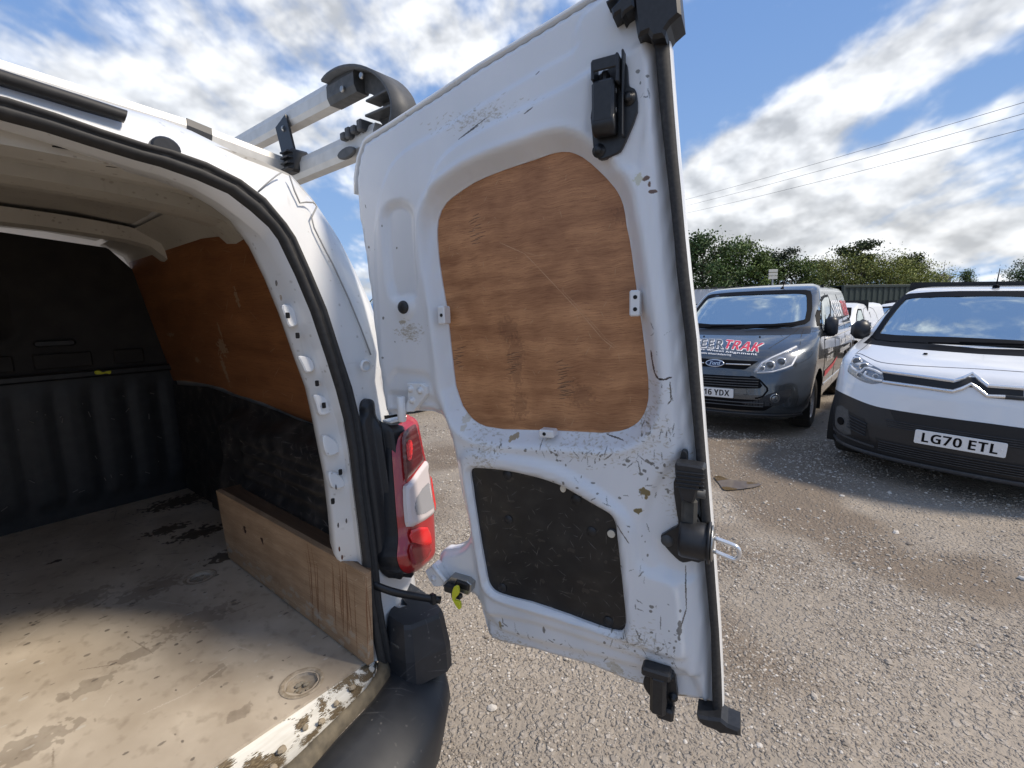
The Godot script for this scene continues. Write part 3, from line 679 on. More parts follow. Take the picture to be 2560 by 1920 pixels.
func bumper_and_lamp(van: Node3D):
	for sgn in [1.0, -1.0]:
		# bumper half: top shelf, rounded ridge, face
		var inn := v3([0,.612,.152, .2,.612,.144, .383,.612,.124, .473,.612,.098, .576,.612,.074, .640,.612,.046, .685,.612,.0, .71,.612,-.05, .74,.612,-.12, .78,.612,-.3])
		var rdg := v3([0,.548,.300, .26,.548,.288, .44,.548,.262, .55,.548,.235, .64,.55,.200, .715,.552,.158, .775,.555,.112, .820,.556,.045, .850,.556,-.06, .862,.556,-.3])
		var rows := []
		for i in inn.size():
			var a := inn[i]; var r := rdg[i]; var o := Vector3(r.x - a.x, 0, r.z - a.z).normalized()
			var row := PackedVector3Array([a + Vector3(0, -.05, -.05), a, a.lerp(r, .3) + Vector3(0, .016, 0), a.lerp(r, .7) + Vector3(0, .014, 0), a.lerp(r, .92) + Vector3(0, .006, 0), r, r + o * .008 - Vector3(0, .02, 0), r + o * .010 - Vector3(0, .05, 0), r - o * .012 - Vector3(0, .16, 0), r - o * .06 - Vector3(0, .25, 0), r - o * .12 - Vector3(0, .27, 0)])
			if sgn < 0:
				for k in row.size(): row[k].x *= -1
			rows.append(row)
		var b := MB.new(true); b.grid(rows, false, sgn > 0); part("rear_bumper", b.done(), M.bumper, van)
		# raised block at the corner, under the lamp
		var pl := v2([.668,.0, .672,.078, .688,.094, .772,.118, .796,.108, .824,.040, .836,-.05, .842,-.3])
		rows = []
		for y in [.590, .66, .742, .753]:
			var row := PackedVector3Array()
			var k := ss(.71, .753, y)
			for p in pl:
				var c := Vector2(.75, -.02)
				var grow := .006 * ss(.75, .60, y)
				var d := (p - c).normalized()
				var q := p + d * (grow - k * k * .018)
				row.append(Vector3(q.x * sgn, y, q.y))
			rows.append(row)
		var top := PackedVector3Array()
		for p in pl: top.append(Vector3(lerpf(p.x, .735, .8) * sgn, .752, lerpf(p.y, -.05, .7)))
		rows.append(top)
		b = MB.new(false); b.grid(rows, false, sgn < 0); part("bumper_corner", b.done(), M.bumper, van)
		part("bumper_shelf", boxmesh(Vector3(.15, .012, .17), .004), M.dusty, van, Vector3(.745 * sgn, .690, -.03))
		part("shelf_bracket", boxmesh(Vector3(.02, .05, .24), .004, Vector3.ZERO, Basis(Vector3.UP, .5 * sgn)), M.paint, van, Vector3(.715 * sgn, .715, -.075))
		part("shelf_seal", boxmesh(Vector3(.012, .018, .16), .004, Vector3.ZERO, Basis(Vector3.UP, .5 * sgn)), M.black, van, Vector3(.722 * sgn, .703, -.03))
	for q in v3([.617,.613,.175, .567,.534,.185]): part("paint_fleck", pebble(7), M.decal_white, van, Vector3(q.x, .56, q.z)).scale = Vector3(.003, .002, .004)
	# black jamb panel beside the lamp
	var pan := v3([.684,1.273,-.077, .693,1.293,-.08, .7,1.315,-.082, .71,1.329,-.084, .724,1.333,-.085, .736,1.33,-.084, .743,1.319,-.083, .741,1.289,-.079, .749,1.269,-.077, .77,1.256,-.075, .802,1.249,-.074, .81,1.214,-.069, .799,1.09,-.053, .779,.934,-.033, .768,.869,-.024, .768,.837,-.02, .742,.832,-.02, .706,.845,-.021, .684,.878,-.026, .678,.91,-.03, .681,.994,-.041, .683,1.113,-.056, .686,1.198,-.067])
	var pp := PackedVector2Array(); for p in pan: pp.append(Vector2(p.x, p.y))
	pp = crv(pp, 2)
	var f := func(p: Vector2):
		var z := rear_z(p.y, .004)
		var top := ss(1.30, 1.24, p.y)
		z += .010 * ss(0, .012, sdp(p, pp))
		z += top * (.016 * ss(.722, .732, p.x) - .010 * ss(.738, .742, p.x) * ss(.752, .748, p.x) + .014 * ss(.750, .757, p.x))
		z -= .008 * ss(.016, .010, p.distance_to(Vector2(.695, 1.30)))
		return z
	part("lamp_surround", relief(pp, [], .006, f, -.13), M.black, van)
	var scr := MB.new(true); scr.lathe(v2([0,.004, .006,.003, .008,0]), Transform3D(Basis(Vector3.RIGHT, PI / 2), v3([.731,1.307,-.079])[0]), 14)
	part("surround_screw", scr.done(), M.steel, van)
	# tail lamp, on a plane turned a little outwards
	var lb := Basis(Vector3(.906,0,-.423), Vector3(-.05,.993,-.106), Vector3(.42,.117,.9))
	var lamp := holder("tail_lamp", van, Vector3(.76, .95, -.01), lb)
	var out := crv(v2([.048,.3, .027,.289, .013,.268, 0,.227, -.011,.17, -.021,.122, -.031,.07, -.04,.017, -.053,-.01, -.064,-.029, -.061,-.057, -.044,-.083, -.007,-.109, .029,-.117, .077,-.124, .106,-.117, .117,-.104, .132,-.06, .149,.005, .159,.038, .163,.095, .159,.153, .153,.204, .149,.261, .144,.298, .13,.312, .103,.323, .108,.307]), 2)
	var dome := func(p: Vector2): return .034 * (1.0 - exp(-maxf(0.0, sdp(p, out)) / .010)) + .004
	part("lens_body", relief(out, [], .007, dome), M.red, lamp)
	part("lamp_housing", slabmesh(inset(out, -.001), -.06, .003), M.black, lamp)
	var rimp := inset(out, .004)
	var upper := crv(inset(v2([.019,.285, .087,.294, .106,.275, .112,.192, .112,.177, -.003,.159, -.015,.164, -.001,.248]), .001), 2)
	part("upper_lens", relief(upper, [], .008, func(p): return .0385 + .004 * ss(0, .008, sdp(p, upper)) + .0008 * sin(p.y * 500)), M.red_dark, lamp)
	var cell := crv(v2([.018,.256, .048,.257, .049,.234, .029,.208, .011,.211]), 2)
	part("reflector", relief(cell, [], .003, func(p): return .0432 + .0012 * sin(p.x * 1400) * sin(p.y * 1400)), M.red_bright, lamp)
	var whi := crv(v2([.117,.175, .13,.157, .122,.144, .122,.115, .116,.04, .108,.013, .007,.028, -.027,.037, -.039,.055, -.02,.139, .003,.148]), 2)
	part("indicator_frame", relief(whi, [], .005, func(p): return .0395 + .007 * ss(0, .008, sdp(p, whi)), .03), M.milky, lamp)
	var clr := v2([.015,.102, .099,.115, .101,.098, .103,.065, .105,.035, .001,.057])
	part("indicator_lens", relief(crv(clr, 2), [], .003, func(p): return .0478 + .0012 * sin((p.x * .8 + p.y) * 900)), mat(lin(.66, .65, .66), .16, .55), lamp)
	var side := v2([.116,.129, .124,.119, .121,.038, .112,.022, .11,.047])
	part("side_reflector", relief(side, [], .004, func(_p): return .0484), M.red_bright, lamp)
	var low := crv(v2([-.03,.028, .063,-.006, .074,-.05, .055,-.056, -.036,-.003]), 2)
	part("reflector", relief(low, [], .0025, func(p): return .0395 + .003 * ss(0, .006, sdp(p, low)) + .0013 * sin((p.x + p.y * .3) * 1300) * sin(p.y * 1300)), M.red_bright, lamp)
	var low2 := crv(v2([-.042,-.005, .069,-.063, .038,-.084, -.043,-.066, -.057,-.038]), 2)
	part("lower_lens", relief(low2, [], .006, func(p): return .0385 + .003 * ss(0, .008, sdp(p, low2))), mat(lin(.26, .02, .022), .15), lamp)
	var edge := PackedVector3Array()
	for p in rimp: edge.append(Vector3(p.x, p.y, .018))
	edge.append(edge[0])
	# hinges and check strap on the body side
	var h0 := Vector3(.74, 0, -.10)
	var db := Basis(Vector3.UP, deg_to_rad(103 - 180))
	var leaf := MB.new(); leaf.box(Vector3(.782, 1.268, -.055), Vector3(.05, .006, .04), .002); part("hinge_leaf", leaf.done(), M.paint, van)
	var cs := v3([.638,.863,.032, .68,.836,.036, .734,.807,.04, .781,.788,.042])
	var strap := crv3(PackedVector3Array([cs[0] - Vector3(0, 0, .08), cs[1] - Vector3(0, 0, .01), cs[2] + Vector3(0, 0, .02), cs[3] + Vector3(0, 0, .06)]), 5)
	var b3 := MB.new(true); b3.sweep(strap, v2([-.004,-.009, .004,-.009, .005,0, .004,.009, -.004,.009, -.005,0]))
	part("check_strap", b3.done(), M.black, van)
	part("strap_clip", boxmesh(Vector3(.014, .03, .018), .003), M.black, van, strap[strap.size() - 3])

func roof_rack(van: Node3D):
	var rack := holder("roof_rack", van)
	var prof := v2([-.018,-.034, .018,-.034, .026,-.018, .026,.012, .016,.034, -.016,.034, -.026,.012, -.026,-.018])
	var fat := PackedVector2Array(); for p in prof: fat.append(p * 1.10)
	# rear crossbar with its black sleeve
	var cr := v3([.188,2.145,-.7, .565,2.118,-.7, .898,2.068,-.7])
	var far := cr[0]; var near := cr[2]
	var path := PackedVector3Array([Vector3(-near.x, near.y, near.z), Vector3(-far.x, far.y + .01, far.z), far, cr[1], near])
	var b := MB.new(); b.sweep(path, prof, Vector3.UP); part("crossbar", b.done(), M.alu, rack)
	b = MB.new(); b.sweep(PackedVector3Array([-far + Vector3(.02, 2 * far.y, 2 * far.z), Vector3(0, far.y + .012, far.z), far - Vector3(.02, 0, 0)]), fat, Vector3.UP)
	var s := v3([.565,2.118,-.7, .631,2.106,-.7])
	b = MB.new(); b.sweep(PackedVector3Array([s[0], s[1]]), fat, Vector3.UP); part("bar_sleeve", b.done(), M.black, rack)
	# side rails: lower and upper, running forward
	for sgn in [1.0, -1.0]:
		var X := .90
		var lo := v3([.9,2.064,-.678, .9,2.067,-.309]); var hi := v3([.9,2.246,-.969, .9,2.238,-.368])
		var l := PackedVector3Array([lo[1] + Vector3(0, 0, .12), lo[0], Vector3(X, lo[0].y + .02, -2.3)])
		var u := PackedVector3Array([hi[1], hi[0], Vector3(X, hi[0].y + .02, -2.3)])
		if sgn < 0:
			for k in 3: l[k].x *= -1; u[k].x *= -1
		b = MB.new(); b.sweep(l, prof, Vector3.UP); part("lower_rail", b.done(), M.alu, rack)
		b = MB.new(); b.sweep(u, prof, Vector3.UP); part("upper_rail", b.done(), M.alu, rack)
		# rounded end cap that joins both rails: outer band, thin inner web with two scallops
		var outer := crv3(v3([.9,2.268,-.407, .9,2.276,-.374, .9,2.274,-.309, .9,2.254,-.23, .9,2.216,-.155, .9,2.167,-.102, .9,2.122,-.079, .9,2.084,-.083, .9,2.048,-.104, .9,2.027,-.133]), 3)
		var inner := crv3(v3([.9,2.224,-.391, .9,2.215,-.317, .9,2.206,-.256, .9,2.189,-.222, .9,2.172,-.213, .9,2.158,-.187, .9,2.144,-.181, .9,2.142,-.208, .9,2.13,-.218, .9,2.112,-.2, .9,2.094,-.187, .9,2.072,-.205, .9,2.05,-.215]), 2)
		var mid := PackedVector2Array()
		for p in outer: mid.append(Vector2(-p.z, p.y))
		for i in range(inner.size() - 1, -1, -1): mid.append(Vector2(-inner[i].z, inner[i].y))
		var turn := Basis(Vector3(0, 0, -1), Vector3(0, 1, 0), Vector3(1, 0, 0))
		var cap := MB.new(); cap.slab(mid, mid, -.004, .004, 0, Transform3D(turn, Vector3(sgn * (X + .012), 0, 0)))
		var op := PackedVector3Array(); for p in outer: op.append(Vector3(sgn * p.x, p.y, p.z))
		cap.smooth(true); cap.sweep(op, v2([-.004,-.044, .004,-.044, .004,.044, -.004,.044]), Vector3.RIGHT)
		part("end_cap", cap.done(), M.grey_plastic, rack)
		for q in [v3([.9,2.156,-.203, .9,2.157,-.096]), v3([.9,2.119,-.211, .9,2.115,-.083])]:
			part("cap_rib", boxmesh(Vector3(.05, .006, q[0].distance_to(q[1])), .001, Vector3.ZERO, Basis.looking_at(q[1] - q[0])), M.grey_plastic, rack, Vector3(sgn * (X - .01), (q[0].y + q[1].y) / 2, (q[0].z + q[1].z) / 2))
		var bx := v3([.9,2.241,-.407, .9,2.24,-.262])
		var sock := PackedVector3Array([Vector3(sgn * X, bx[0].y, bx[0].z), Vector3(sgn * X, bx[1].y, bx[1].z)])
		b = MB.new(); b.sweep(sock, fat, Vector3.UP); part("cap_socket", b.done(), M.grey_plastic, rack)
		for q in v3([.868,2.22,-.314, .868,2.226,-.214]): part("cap_bolt", slabmesh(oval(Vector2.ZERO, .009, .009, 12), 0, .006, .002, Transform3D(Basis(Vector3.UP, -PI / 2), Vector3.ZERO)), M.steel, rack, Vector3(q.x * sgn, q.y, q.z))
		# upright between the rails and the clamp at the crossbar
		var up := v3([.88,2.23,-.697, .88,2.081,-.652])
		var post := MB.new()
		post.sweep(PackedVector3Array([Vector3(.88 * sgn, up[0].y, up[0].z), Vector3(.88 * sgn, up[1].y, up[1].z)]), v2([-.040,-.016, .040,-.016, .040,-.008, -.028,-.008, -.028,.016, -.040,.016]), Vector3.RIGHT)
		part("rack_upright", post.done(), M.black, rack)
		part("upright_bolt", slabmesh(oval(Vector2.ZERO, .010, .010, 12), 0, .006, .002), M.steel, rack, Vector3((up[0].x - .015) * sgn, up[0].y - .03, up[0].z + .018))
		var cl := v3([.88,2.084,-.64])[0]
		b = MB.new(); b.box(Vector3(cl.x * sgn, cl.y, cl.z), Vector3(.07, .075, .06), .008)
		for k in 4: b.box(Vector3((cl.x - .04) * sgn, cl.y - .03 + k * .018, cl.z + .01), Vector3(.02, .006, .05), .001)
		part("rail_clamp", b.done(), M.black, rack)
		b = MB.new()
		var k2 := 0
		for q in v3([.88,2.089,-.32, .88,2.092,-.294, .88,2.095,-.265, .88,2.098,-.232]):
			b.box(Vector3(q.x * sgn, q.y, q.z), Vector3(.05, .022 + .010 * (k2 % 2), .022), .004); k2 += 1
		part("slider_clamp", b.done(), M.grey_plastic, rack)
		var hg := v3([.866,2.039,-.309])[0]
		part("rail_hook", slabmesh(oval(Vector2.ZERO, .045, .016, 16), 0, .010, .003, Transform3D(Basis(Vector3.UP, -PI / 2), Vector3.ZERO)), M.grey_plastic, rack, Vector3(hg.x * sgn, hg.y, hg.z))

func rear_door(van: Node3D):
	var door := holder("rear_door", van, Vector3(.74, 0, -.10), Basis(Vector3.UP, deg_to_rad(103 - 180)))
	door.set_meta("label", "open right rear door, its white inner side scratched and fitted with plywood")
	var outline := v2([.022,1.995, .033,2.001, .07,2.011, .116,2.023, .178,2.042, .245,2.059, .305,2.076, .362,2.094, .421,2.108, .475,2.121, .535,2.136, .59,2.15, .645,2.164, .691,2.175, .728,2.182, .737,2.148, .746,2.037, .753,1.97, .76,1.906, .769,1.838, .778,1.771, .788,1.688, .796,1.613, .814,1.49, .834,1.31, .845,1.211, .856,1.091, .868,.983, .879,.88, .884,.779, .887,.699, .855,.688, .815,.68, .755,.68, .687,.682, .62,.691, .545,.689, .468,.688, .426,.683, .386,.68, .354,.678, .333,.681, .323,.692, .319,.716, .317,.745, .311,.778, .297,.803, .272,.81, .226,.8, .197,.797, .185,.808, .181,.838, .181,.873, .185,.899, .196,.913, .204,.917, .22,.92, .249,.93, .271,.948, .285,.972, .286,1.002, .278,1.038, .265,1.085, .252,1.194, .241,1.247, .233,1.275, .217,1.293, .186,1.302, .132,1.299, .088,1.29, .036,1.279, .027,1.306, .022,1.356, .011,1.469, .003,1.623, -.008,1.752, -.016,1.813, -.018,1.873, -.015,1.912, -.001,1.959])
	var win := v2([.533,1.891, .521,1.89, .49,1.885, .45,1.88, .407,1.874, .363,1.866, .33,1.858, .299,1.846, .269,1.833, .25,1.822, .235,1.806, .224,1.784, .22,1.761, .219,1.737, .22,1.704, .222,1.676, .229,1.624, .237,1.573, .242,1.51, .247,1.446, .25,1.406, .254,1.369, .263,1.341, .272,1.318, .286,1.3, .301,1.285, .318,1.275, .339,1.269, .386,1.266, .456,1.27, .519,1.274, .577,1.276, .638,1.278, .676,1.285, .694,1.292, .709,1.301, .72,1.311, .729,1.324, .736,1.342, .74,1.361, .74,1.385, .739,1.408, .733,1.454, .727,1.502, .72,1.546, .713,1.592, .709,1.62, .703,1.661, .698,1.693, .694,1.71, .691,1.724, .688,1.746, .684,1.765, .677,1.783, .667,1.8, .649,1.822, .631,1.841, .614,1.858, .596,1.873, .581,1.882, .566,1.888, .549,1.891])
	var pan := crv(v2([.31,1.148, .312,1.165, .322,1.173, .339,1.175, .383,1.177, .426,1.177, .465,1.174, .503,1.17, .551,1.16, .587,1.146, .62,1.131, .643,1.121, .66,1.114, .67,1.108, .677,1.099, .682,1.085, .684,1.069, .691,1.006, .698,.942, .702,.905, .705,.867, .704,.85, .698,.835, .687,.829, .656,.827, .614,.83, .571,.836, .521,.84, .469,.844, .428,.843, .388,.844, .372,.847, .361,.854, .352,.866, .347,.883, .341,.919, .335,.956, .325,1.033, .314,1.115]), 2)
	var s1 := crv(v2([.203,1.638, .211,1.732, .221,1.825, .238,1.875, .264,1.908, .31,1.933, .389,1.957, .464,1.974, .528,1.989, .58,2.001, .621,2.016, .676,2.03, .72,2.038, .73,2.027, .742,1.91, .753,1.789, .768,1.614, .78,1.529, .801,1.289, .823,1.096, .838,.967, .851,.805, .821,.757, .644,.747, .438,.736, .341,.752, .317,.881, .299,1.009, .271,1.176, .243,1.32, .22,1.441]), 2)
	var l1 := crv(v2([.043,1.708, .06,1.825, .107,1.917, .171,1.953, .24,1.97, .331,1.996, .407,2.017, .473,2.036, .529,2.05, .582,2.063, .597,2.077, .606,2.125, .734,2.149, .745,1.972, .772,1.614, .829,1.098, .861,.771, .644,.737, .381,.73, .328,.873, .263,1.238, .171,1.357, .052,1.351, .041,1.543]), 2)
	var s2 := crv(v2([.292,1.179, .296,1.198, .317,1.211, .36,1.211, .409,1.209, .48,1.205, .532,1.198, .577,1.184, .627,1.161, .674,1.132, .698,1.113, .713,1.087, .719,1.059, .724,1.027, .731,1.006, .749,.991, .775,.986, .808,.978, .817,.925, .824,.864, .827,.816, .795,.811, .754,.814, .691,.818, .621,.823, .547,.826, .471,.827, .424,.829, .379,.832, .356,.84, .337,.858, .329,.895, .322,.956, .307,1.065]), 2)
	var slot := crv(v2([.08,1.783, .085,1.812, .099,1.826, .125,1.829, .149,1.823, .164,1.808, .168,1.784, .165,1.698, .163,1.601, .093,1.602, .081,1.695]), 2)
	var pad := v2([.131,1.574, .131,1.542])
	var bot := v2([.319,.78, .395,.792, .471,.798, .567,.796, .645,.792, .718,.789, .787,.784, .83,.785, .849,.767, .896,.67, .644,.632, .293,.633])
	var latch_in := crv(v2([.732,1.107, .764,1.2, .809,1.273, .826,1.267, .84,1.125, .851,.997, .816,.988, .767,1.004]), 2)
	var strikepad := v2([.628,2.034, .691,2.04, .73,2.037, .736,1.904, .724,1.82, .645,1.832, .617,1.905])
	var ledge := crv(v2([.082,1.422, .111,1.42, .175,1.417, .205,1.4, .221,1.354, .236,1.298, .187,1.305, .102,1.3, .047,1.296, .04,1.373]), 2)
	var f := func(p: Vector2):
		var d := -.010 * ss(.006, -.010, sdp(p, s1)) - .007 * ss(.004, -.006, sdp(p, l1))
		d += .011 * ss(-.012, .004, sdp(p, s2)) - .012 * ss(-.002, .018, sdp(p, bot)) - .010 * ss(-.004, .016, sdp(p, latch_in))
		var w := sdp(p, win)
		d += .004 * ss(-.05, -.034, w) - .036 * ss(-.034, -.002, w)
		if w > -.008: d = minf(d, -.026 - .014 * ss(-.008, -.001, w))
		d -= .014 * ss(-.010, .006, sdp(p, slot)) + .007 * ss(.004, .02, sdp(p, ledge))
		d += .006 * ss(.034, .024, p.distance_to(pad[0])) - .006 * ss(-.006, .01, sdp(p, strikepad))
		var k := sdp(p, pan)
		d -= .013 * ss(-.006, .001, k)
		d -= .016 * ss(.013, .005, sdp(p, outline))
		return d
	# painted inner skin with chips, scuffs and grime
	var skin := speck(lin(.66, .68, .70), lin(.76, .77, .785), 1024, 61, .006, 5)
	skin.resize(900, 1480, Image.INTERPOLATE_CUBIC)
	var lo := outline[0]; var hi := outline[0]
	for p in outline: lo = lo.min(p); hi = hi.max(p)
	var uv := func(p: Vector2): return Vector2((p.x - lo.x) / (hi.x - lo.x), 1 - (p.y - lo.y) / (hi.y - lo.y))
	var dk := lin(.12, .12, .115, .8)
	for q in [[v2([.533,1.236, .698,1.128]), 70, .035], [v2([.399,1.231, .779,1.245]), 120, .03], [v2([.645,.839, .812,.792]), 110, .035], [v2([.725,.948, .82,.814]), 60, .03], [v2([.73,1.239, .804,1.154]), 46, .03], [v2([.371,.761, .771,.739]), 60, .03], [v2([.75,1.561, .792,1.37]), 16, .03], [v2([.696,1.322, .801,1.281]), 60, .02], [v2([.324,1.295, .387,1.2]), 26, .02], [v2([.714,2.027, .752,1.929]), 16, .02], [v2([.01,1.928, .113,1.439]), 22, .01], [v2([.689,1.108, .75,.982]), 30, .02]]:
		var a: Vector2 = uv.call(q[0][0]); var c: Vector2 = uv.call(q[0][1])
		for i in int(q[1] * .42):
			var p := Vector2(rng.randf_range(a.x, c.x), rng.randf_range(a.y, c.y))
			var ang := rng.randf() * TAU
			if rng.randf() < .6: stroke(skin, p, p + Vector2.from_angle(ang) * rng.randf_range(.002, q[2] * .7), rng.randf_range(.2, .9), Color(dk, rng.randf_range(.3, .85)), .8)
			else: blotch(skin, p, rng.randf_range(.001, .005), rng.randf_range(.001, .0025), lin(.14, .135, .12, .8), i)
	for q in [[v2([.741,1.169]), .014, .007, lin(.20, .155, .07, 1)], [v2([.728,1.127]), .011, .004, lin(.18, .14, .06, 1)], [v2([.426,1.257]), .012, .006, lin(.30, .22, .11, .8)], [v2([.739,1.218]), .005, .003, dk], [v2([.499,.776]), .003, .006, dk], [v2([.376,.751]), .004, .014, lin(.3, .22, .1, .8)], [v2([.289,1.292]), .008, .016, lin(.5, .42, .28, .5)], [v2([.818,.884]), .005, .014, dk], [v2([.736,1.8]), .006, .003, lin(.12, .06, .03, .95)], [v2([.741,1.789]), .004, .004, lin(.12, .06, .03, .95)], [v2([.746,1.775]), .009, .002, lin(.12, .06, .03, .95)], [v2([.718,1.801]), .012, .007, lin(.5, .47, .28, .55)], [v2([.673,.716]), .02, .008, lin(.4, .33, .2, .4)], [v2([.12,1.536]), .012, .003, lin(.3, .25, .16, .6)]]:
		blotch(skin, uv.call(q[0][0]), q[1], q[2], q[3], int(q[1] * 5000))
	for q in [[v2([.342,1.286]), .05, .04], [v2([.75,1.318]), .04, .05], [v2([.359,1.197]), .04, .03], [v2([.726,.823]), .07, .03], [v2([.812,1.164]), .03, .05], [v2([.38,.696]), .08, .02], [v2([.644,.695]), .12, .015], [v2([.138,1.511]), .03, .012], [v2([.356,1.985]), .1, .012], [v2([.627,1.255]), .12, .02]]:
		var gs := noise(.03, 4, int(q[1] * 999)); var gc: Vector2 = uv.call(q[0][0])   # grime wiped into the corners of the pressing
		for i in 260:
			var a := gc + Vector2(rng.randfn() * q[1] * .6, rng.randfn() * q[2] * .6)
			stroke(skin, a, a + Vector2(rng.randf_range(-.012, .012), rng.randf_range(-.003, .003)), rng.randf_range(.4, 1.4), lin(.36, .31, .23, rng.randf_range(.05, .22)), .8)
	var cut := v2([.746,1.468, .749,1.446, .755,1.422, .764,1.412, .776,1.412, .789,1.416])
	for i in cut.size() - 1: stroke(skin, uv.call(cut[i]), uv.call(cut[i + 1]), 1.6, lin(.03, .02, .02, .95), .7)
	for q in [v2([.787,1.407, .79,1.37, .784,1.362]), v2([.312,1.947, .386,1.979]), v2([.318,1.95, .365,1.967]), v2([.482,1.965, .502,1.974]), v2([.825,1.018, .83,.928, .821,.889]), v2([.679,1.097, .698,1.073, .711,1.055]), v2([.649,1.279, .692,1.274]), v2([.507,2.04, .513,2.046])]:
		for i in q.size() - 1: stroke(skin, uv.call(q[i]), uv.call(q[i + 1]), .9, lin(.08, .07, .06, .9), .5)
	for i in 50:   # dried drips along the lower hem
		var p: Vector2 = uv.call(v2([.338,.68, .879,.697])[0].lerp(v2([.338,.68, .879,.697])[1], rng.randf()))
		blotch(skin, p, rng.randf_range(.005, .02), .003, lin(.2, .16, .1, .5), i)
	var sm := textured(skin, .34)
	sm.clearcoat_enabled = true; sm.clearcoat = .5; sm.clearcoat_roughness = .15
	var holew := inset(win, .001)
	part("inner_skin", relief(outline, [holew, inset(pan, .0015)], .0075, f, -.06), sm, door)
	var back := func(p: Vector2): return -.062 - .03 * ss(1.2, 2.0, p.y)
	part("outer_skin", relief(outline, [], .04, back), M.paint, door)
	# folded flange along the top and hinge edge
	var hem := v2([-.018,1.873, -.015,1.912, -.001,1.959, .022,1.995, .033,2.001, .116,2.023, .245,2.059, .362,2.094, .475,2.121, .59,2.15, .691,2.175, .727,2.182])
	var hp := PackedVector3Array(); for p in hem: hp.append(Vector3(p.x, p.y, -.05))
	var b := MB.new(true); b.sweep(hp, v2([-.004,-.02, .004,-.02, .004,.03, -.004,.03]), Vector3(0, 0, 1)); part("folded_hem", b.done(), M.paint, door)
	# window board
	var ply := plywood(1024, 1024, lin(.21, .080, .028), lin(.66, .335, .15), 70, .5)
	var streak := noise(.02, 3, 75)
	var wl := win[0]; var wh := win[0]
	for p in win: wl = wl.min(p); wh = wh.max(p)
	var wuv := func(p: Vector2): return Vector2((p.x - wl.x) / (wh.x - wl.x), 1 - (p.y - wl.y) / (wh.y - wl.y))
	for q in [[v2([.429,1.46]), .04, .06], [v2([.428,1.411]), .03, .05], [v2([.41,1.517]), .05, .04], [v2([.587,1.366]), .05, .04], [v2([.436,1.334]), .04, .05], [v2([.684,1.743]), .05, .03]]:
		blotch(ply, wuv.call(q[0][0]), q[1], q[2], lin(.06, .022, .01, .16), int(q[1] * 3000) + int(q[2] * 100))
	var sc := v2([.395,1.713, .456,1.684, .485,1.655, .542,1.595, .589,1.545, .634,1.492, .66,1.471])
	for i in sc.size() - 1:
		stroke(ply, wuv.call(sc[i]), wuv.call(sc[i + 1]), 1.1, lin(.52, .30, .16, .8), .6)
		if i > 2: stroke(ply, wuv.call(sc[i]) + Vector2(.006, -.004), wuv.call(sc[i + 1]) + Vector2(.010, -.006), .7, lin(.5, .3, .16, .6), .6)
	var sc2 := v2([.456,1.687, .491,1.675, .511,1.679])
	for i in 2: stroke(ply, wuv.call(sc2[i]), wuv.call(sc2[i + 1]), .8, lin(.5, .28, .14, .7), .5)
	for q in [[v2([.322,1.778]), 12], [v2([.408,1.459]), 10], [v2([.261,1.468]), 9], [v2([.535,1.438]), 14], [v2([.54,1.396]), 8]]:   # short compression marks
		for i in q[1]:
			var p: Vector2 = wuv.call(q[0][0]) + Vector2(rng.randf_range(-.02, .02), i * .009)
			stroke(ply, p, p + Vector2(rng.randf_range(.03, .06), rng.randf_range(-.012, -.002)), .8, lin(.06, .025, .012, .7), .5)
			stroke(ply, p + Vector2(0, .003), p + Vector2(.04, -.004), .6, lin(.5, .3, .15, .4), .5)
	for i in 110:
		var p := Vector2(rng.randf(), rng.randf()); stroke(ply, p, p + Vector2(rng.randf_range(-.02, .02), rng.randf_range(-.03, .03)), .7, lin(.5, .32, .18, .5), .5)
	var bow := func(p: Vector2): return .004 * sin(p.x * 4)
	part("plywood_window_board", relief(inset(win, -.006), [], .03, bow, -.008), textured(ply, .5, .06), door, Vector3(0, 0, -.0475))
	# lower black board
	var tar := speck(lin(.006, .0065, .008), lin(.028, .026, .024), 512, 80, .01, 5, 1.6)
	for i in 170:
		var p := Vector2(rng.randf(), rng.randf()); stroke(tar, p, p + Vector2.from_angle(rng.randf() * TAU) * rng.randf_range(.01, .07), .6, lin(.17, .15, .13, .45), .6)
	for i in 60: blotch(tar, Vector2(rng.randf(), rng.randf()), rng.randf_range(.004, .03), rng.randf_range(.003, .015), lin(.10, .08, .06, .4), i)
	var n2 := noise(9.0, 4, 5)
	part("black_board", relief(inset(pan, -.006), [], .012, func(p): return .0025 * n2.get_noise_2d(p.x, p.y), -.006), textured(tar, .38, .15), door, Vector3(0, 0, -.009))
	for q in v2([.413,1.163, .587,1.127, .623,1.056, .67,1.061, .662,.845, .389,.862, .412,1.048]):
		var s := MB.new(true); s.lathe(v2([0,.003, .008,.003, .012,.0]), Transform3D(Basis(Vector3.RIGHT, PI / 2), Vector3(q.x, q.y, -.007)), 14)
		part("board_screw", s.done(), M.tar if q.y < 1.05 or q.y > 1.16 else M.tar, door)
	var wp := v2([.557,1.15, .669,1.061])
	for i in 2: part("trim_clip", slabmesh(oval(Vector2.ZERO, .007 + .002 * i, .009, 14), 0, .004, .001), mat(lin(.6, .55, .45), .6), door, Vector3(wp[i].x, wp[i].y, -.007))
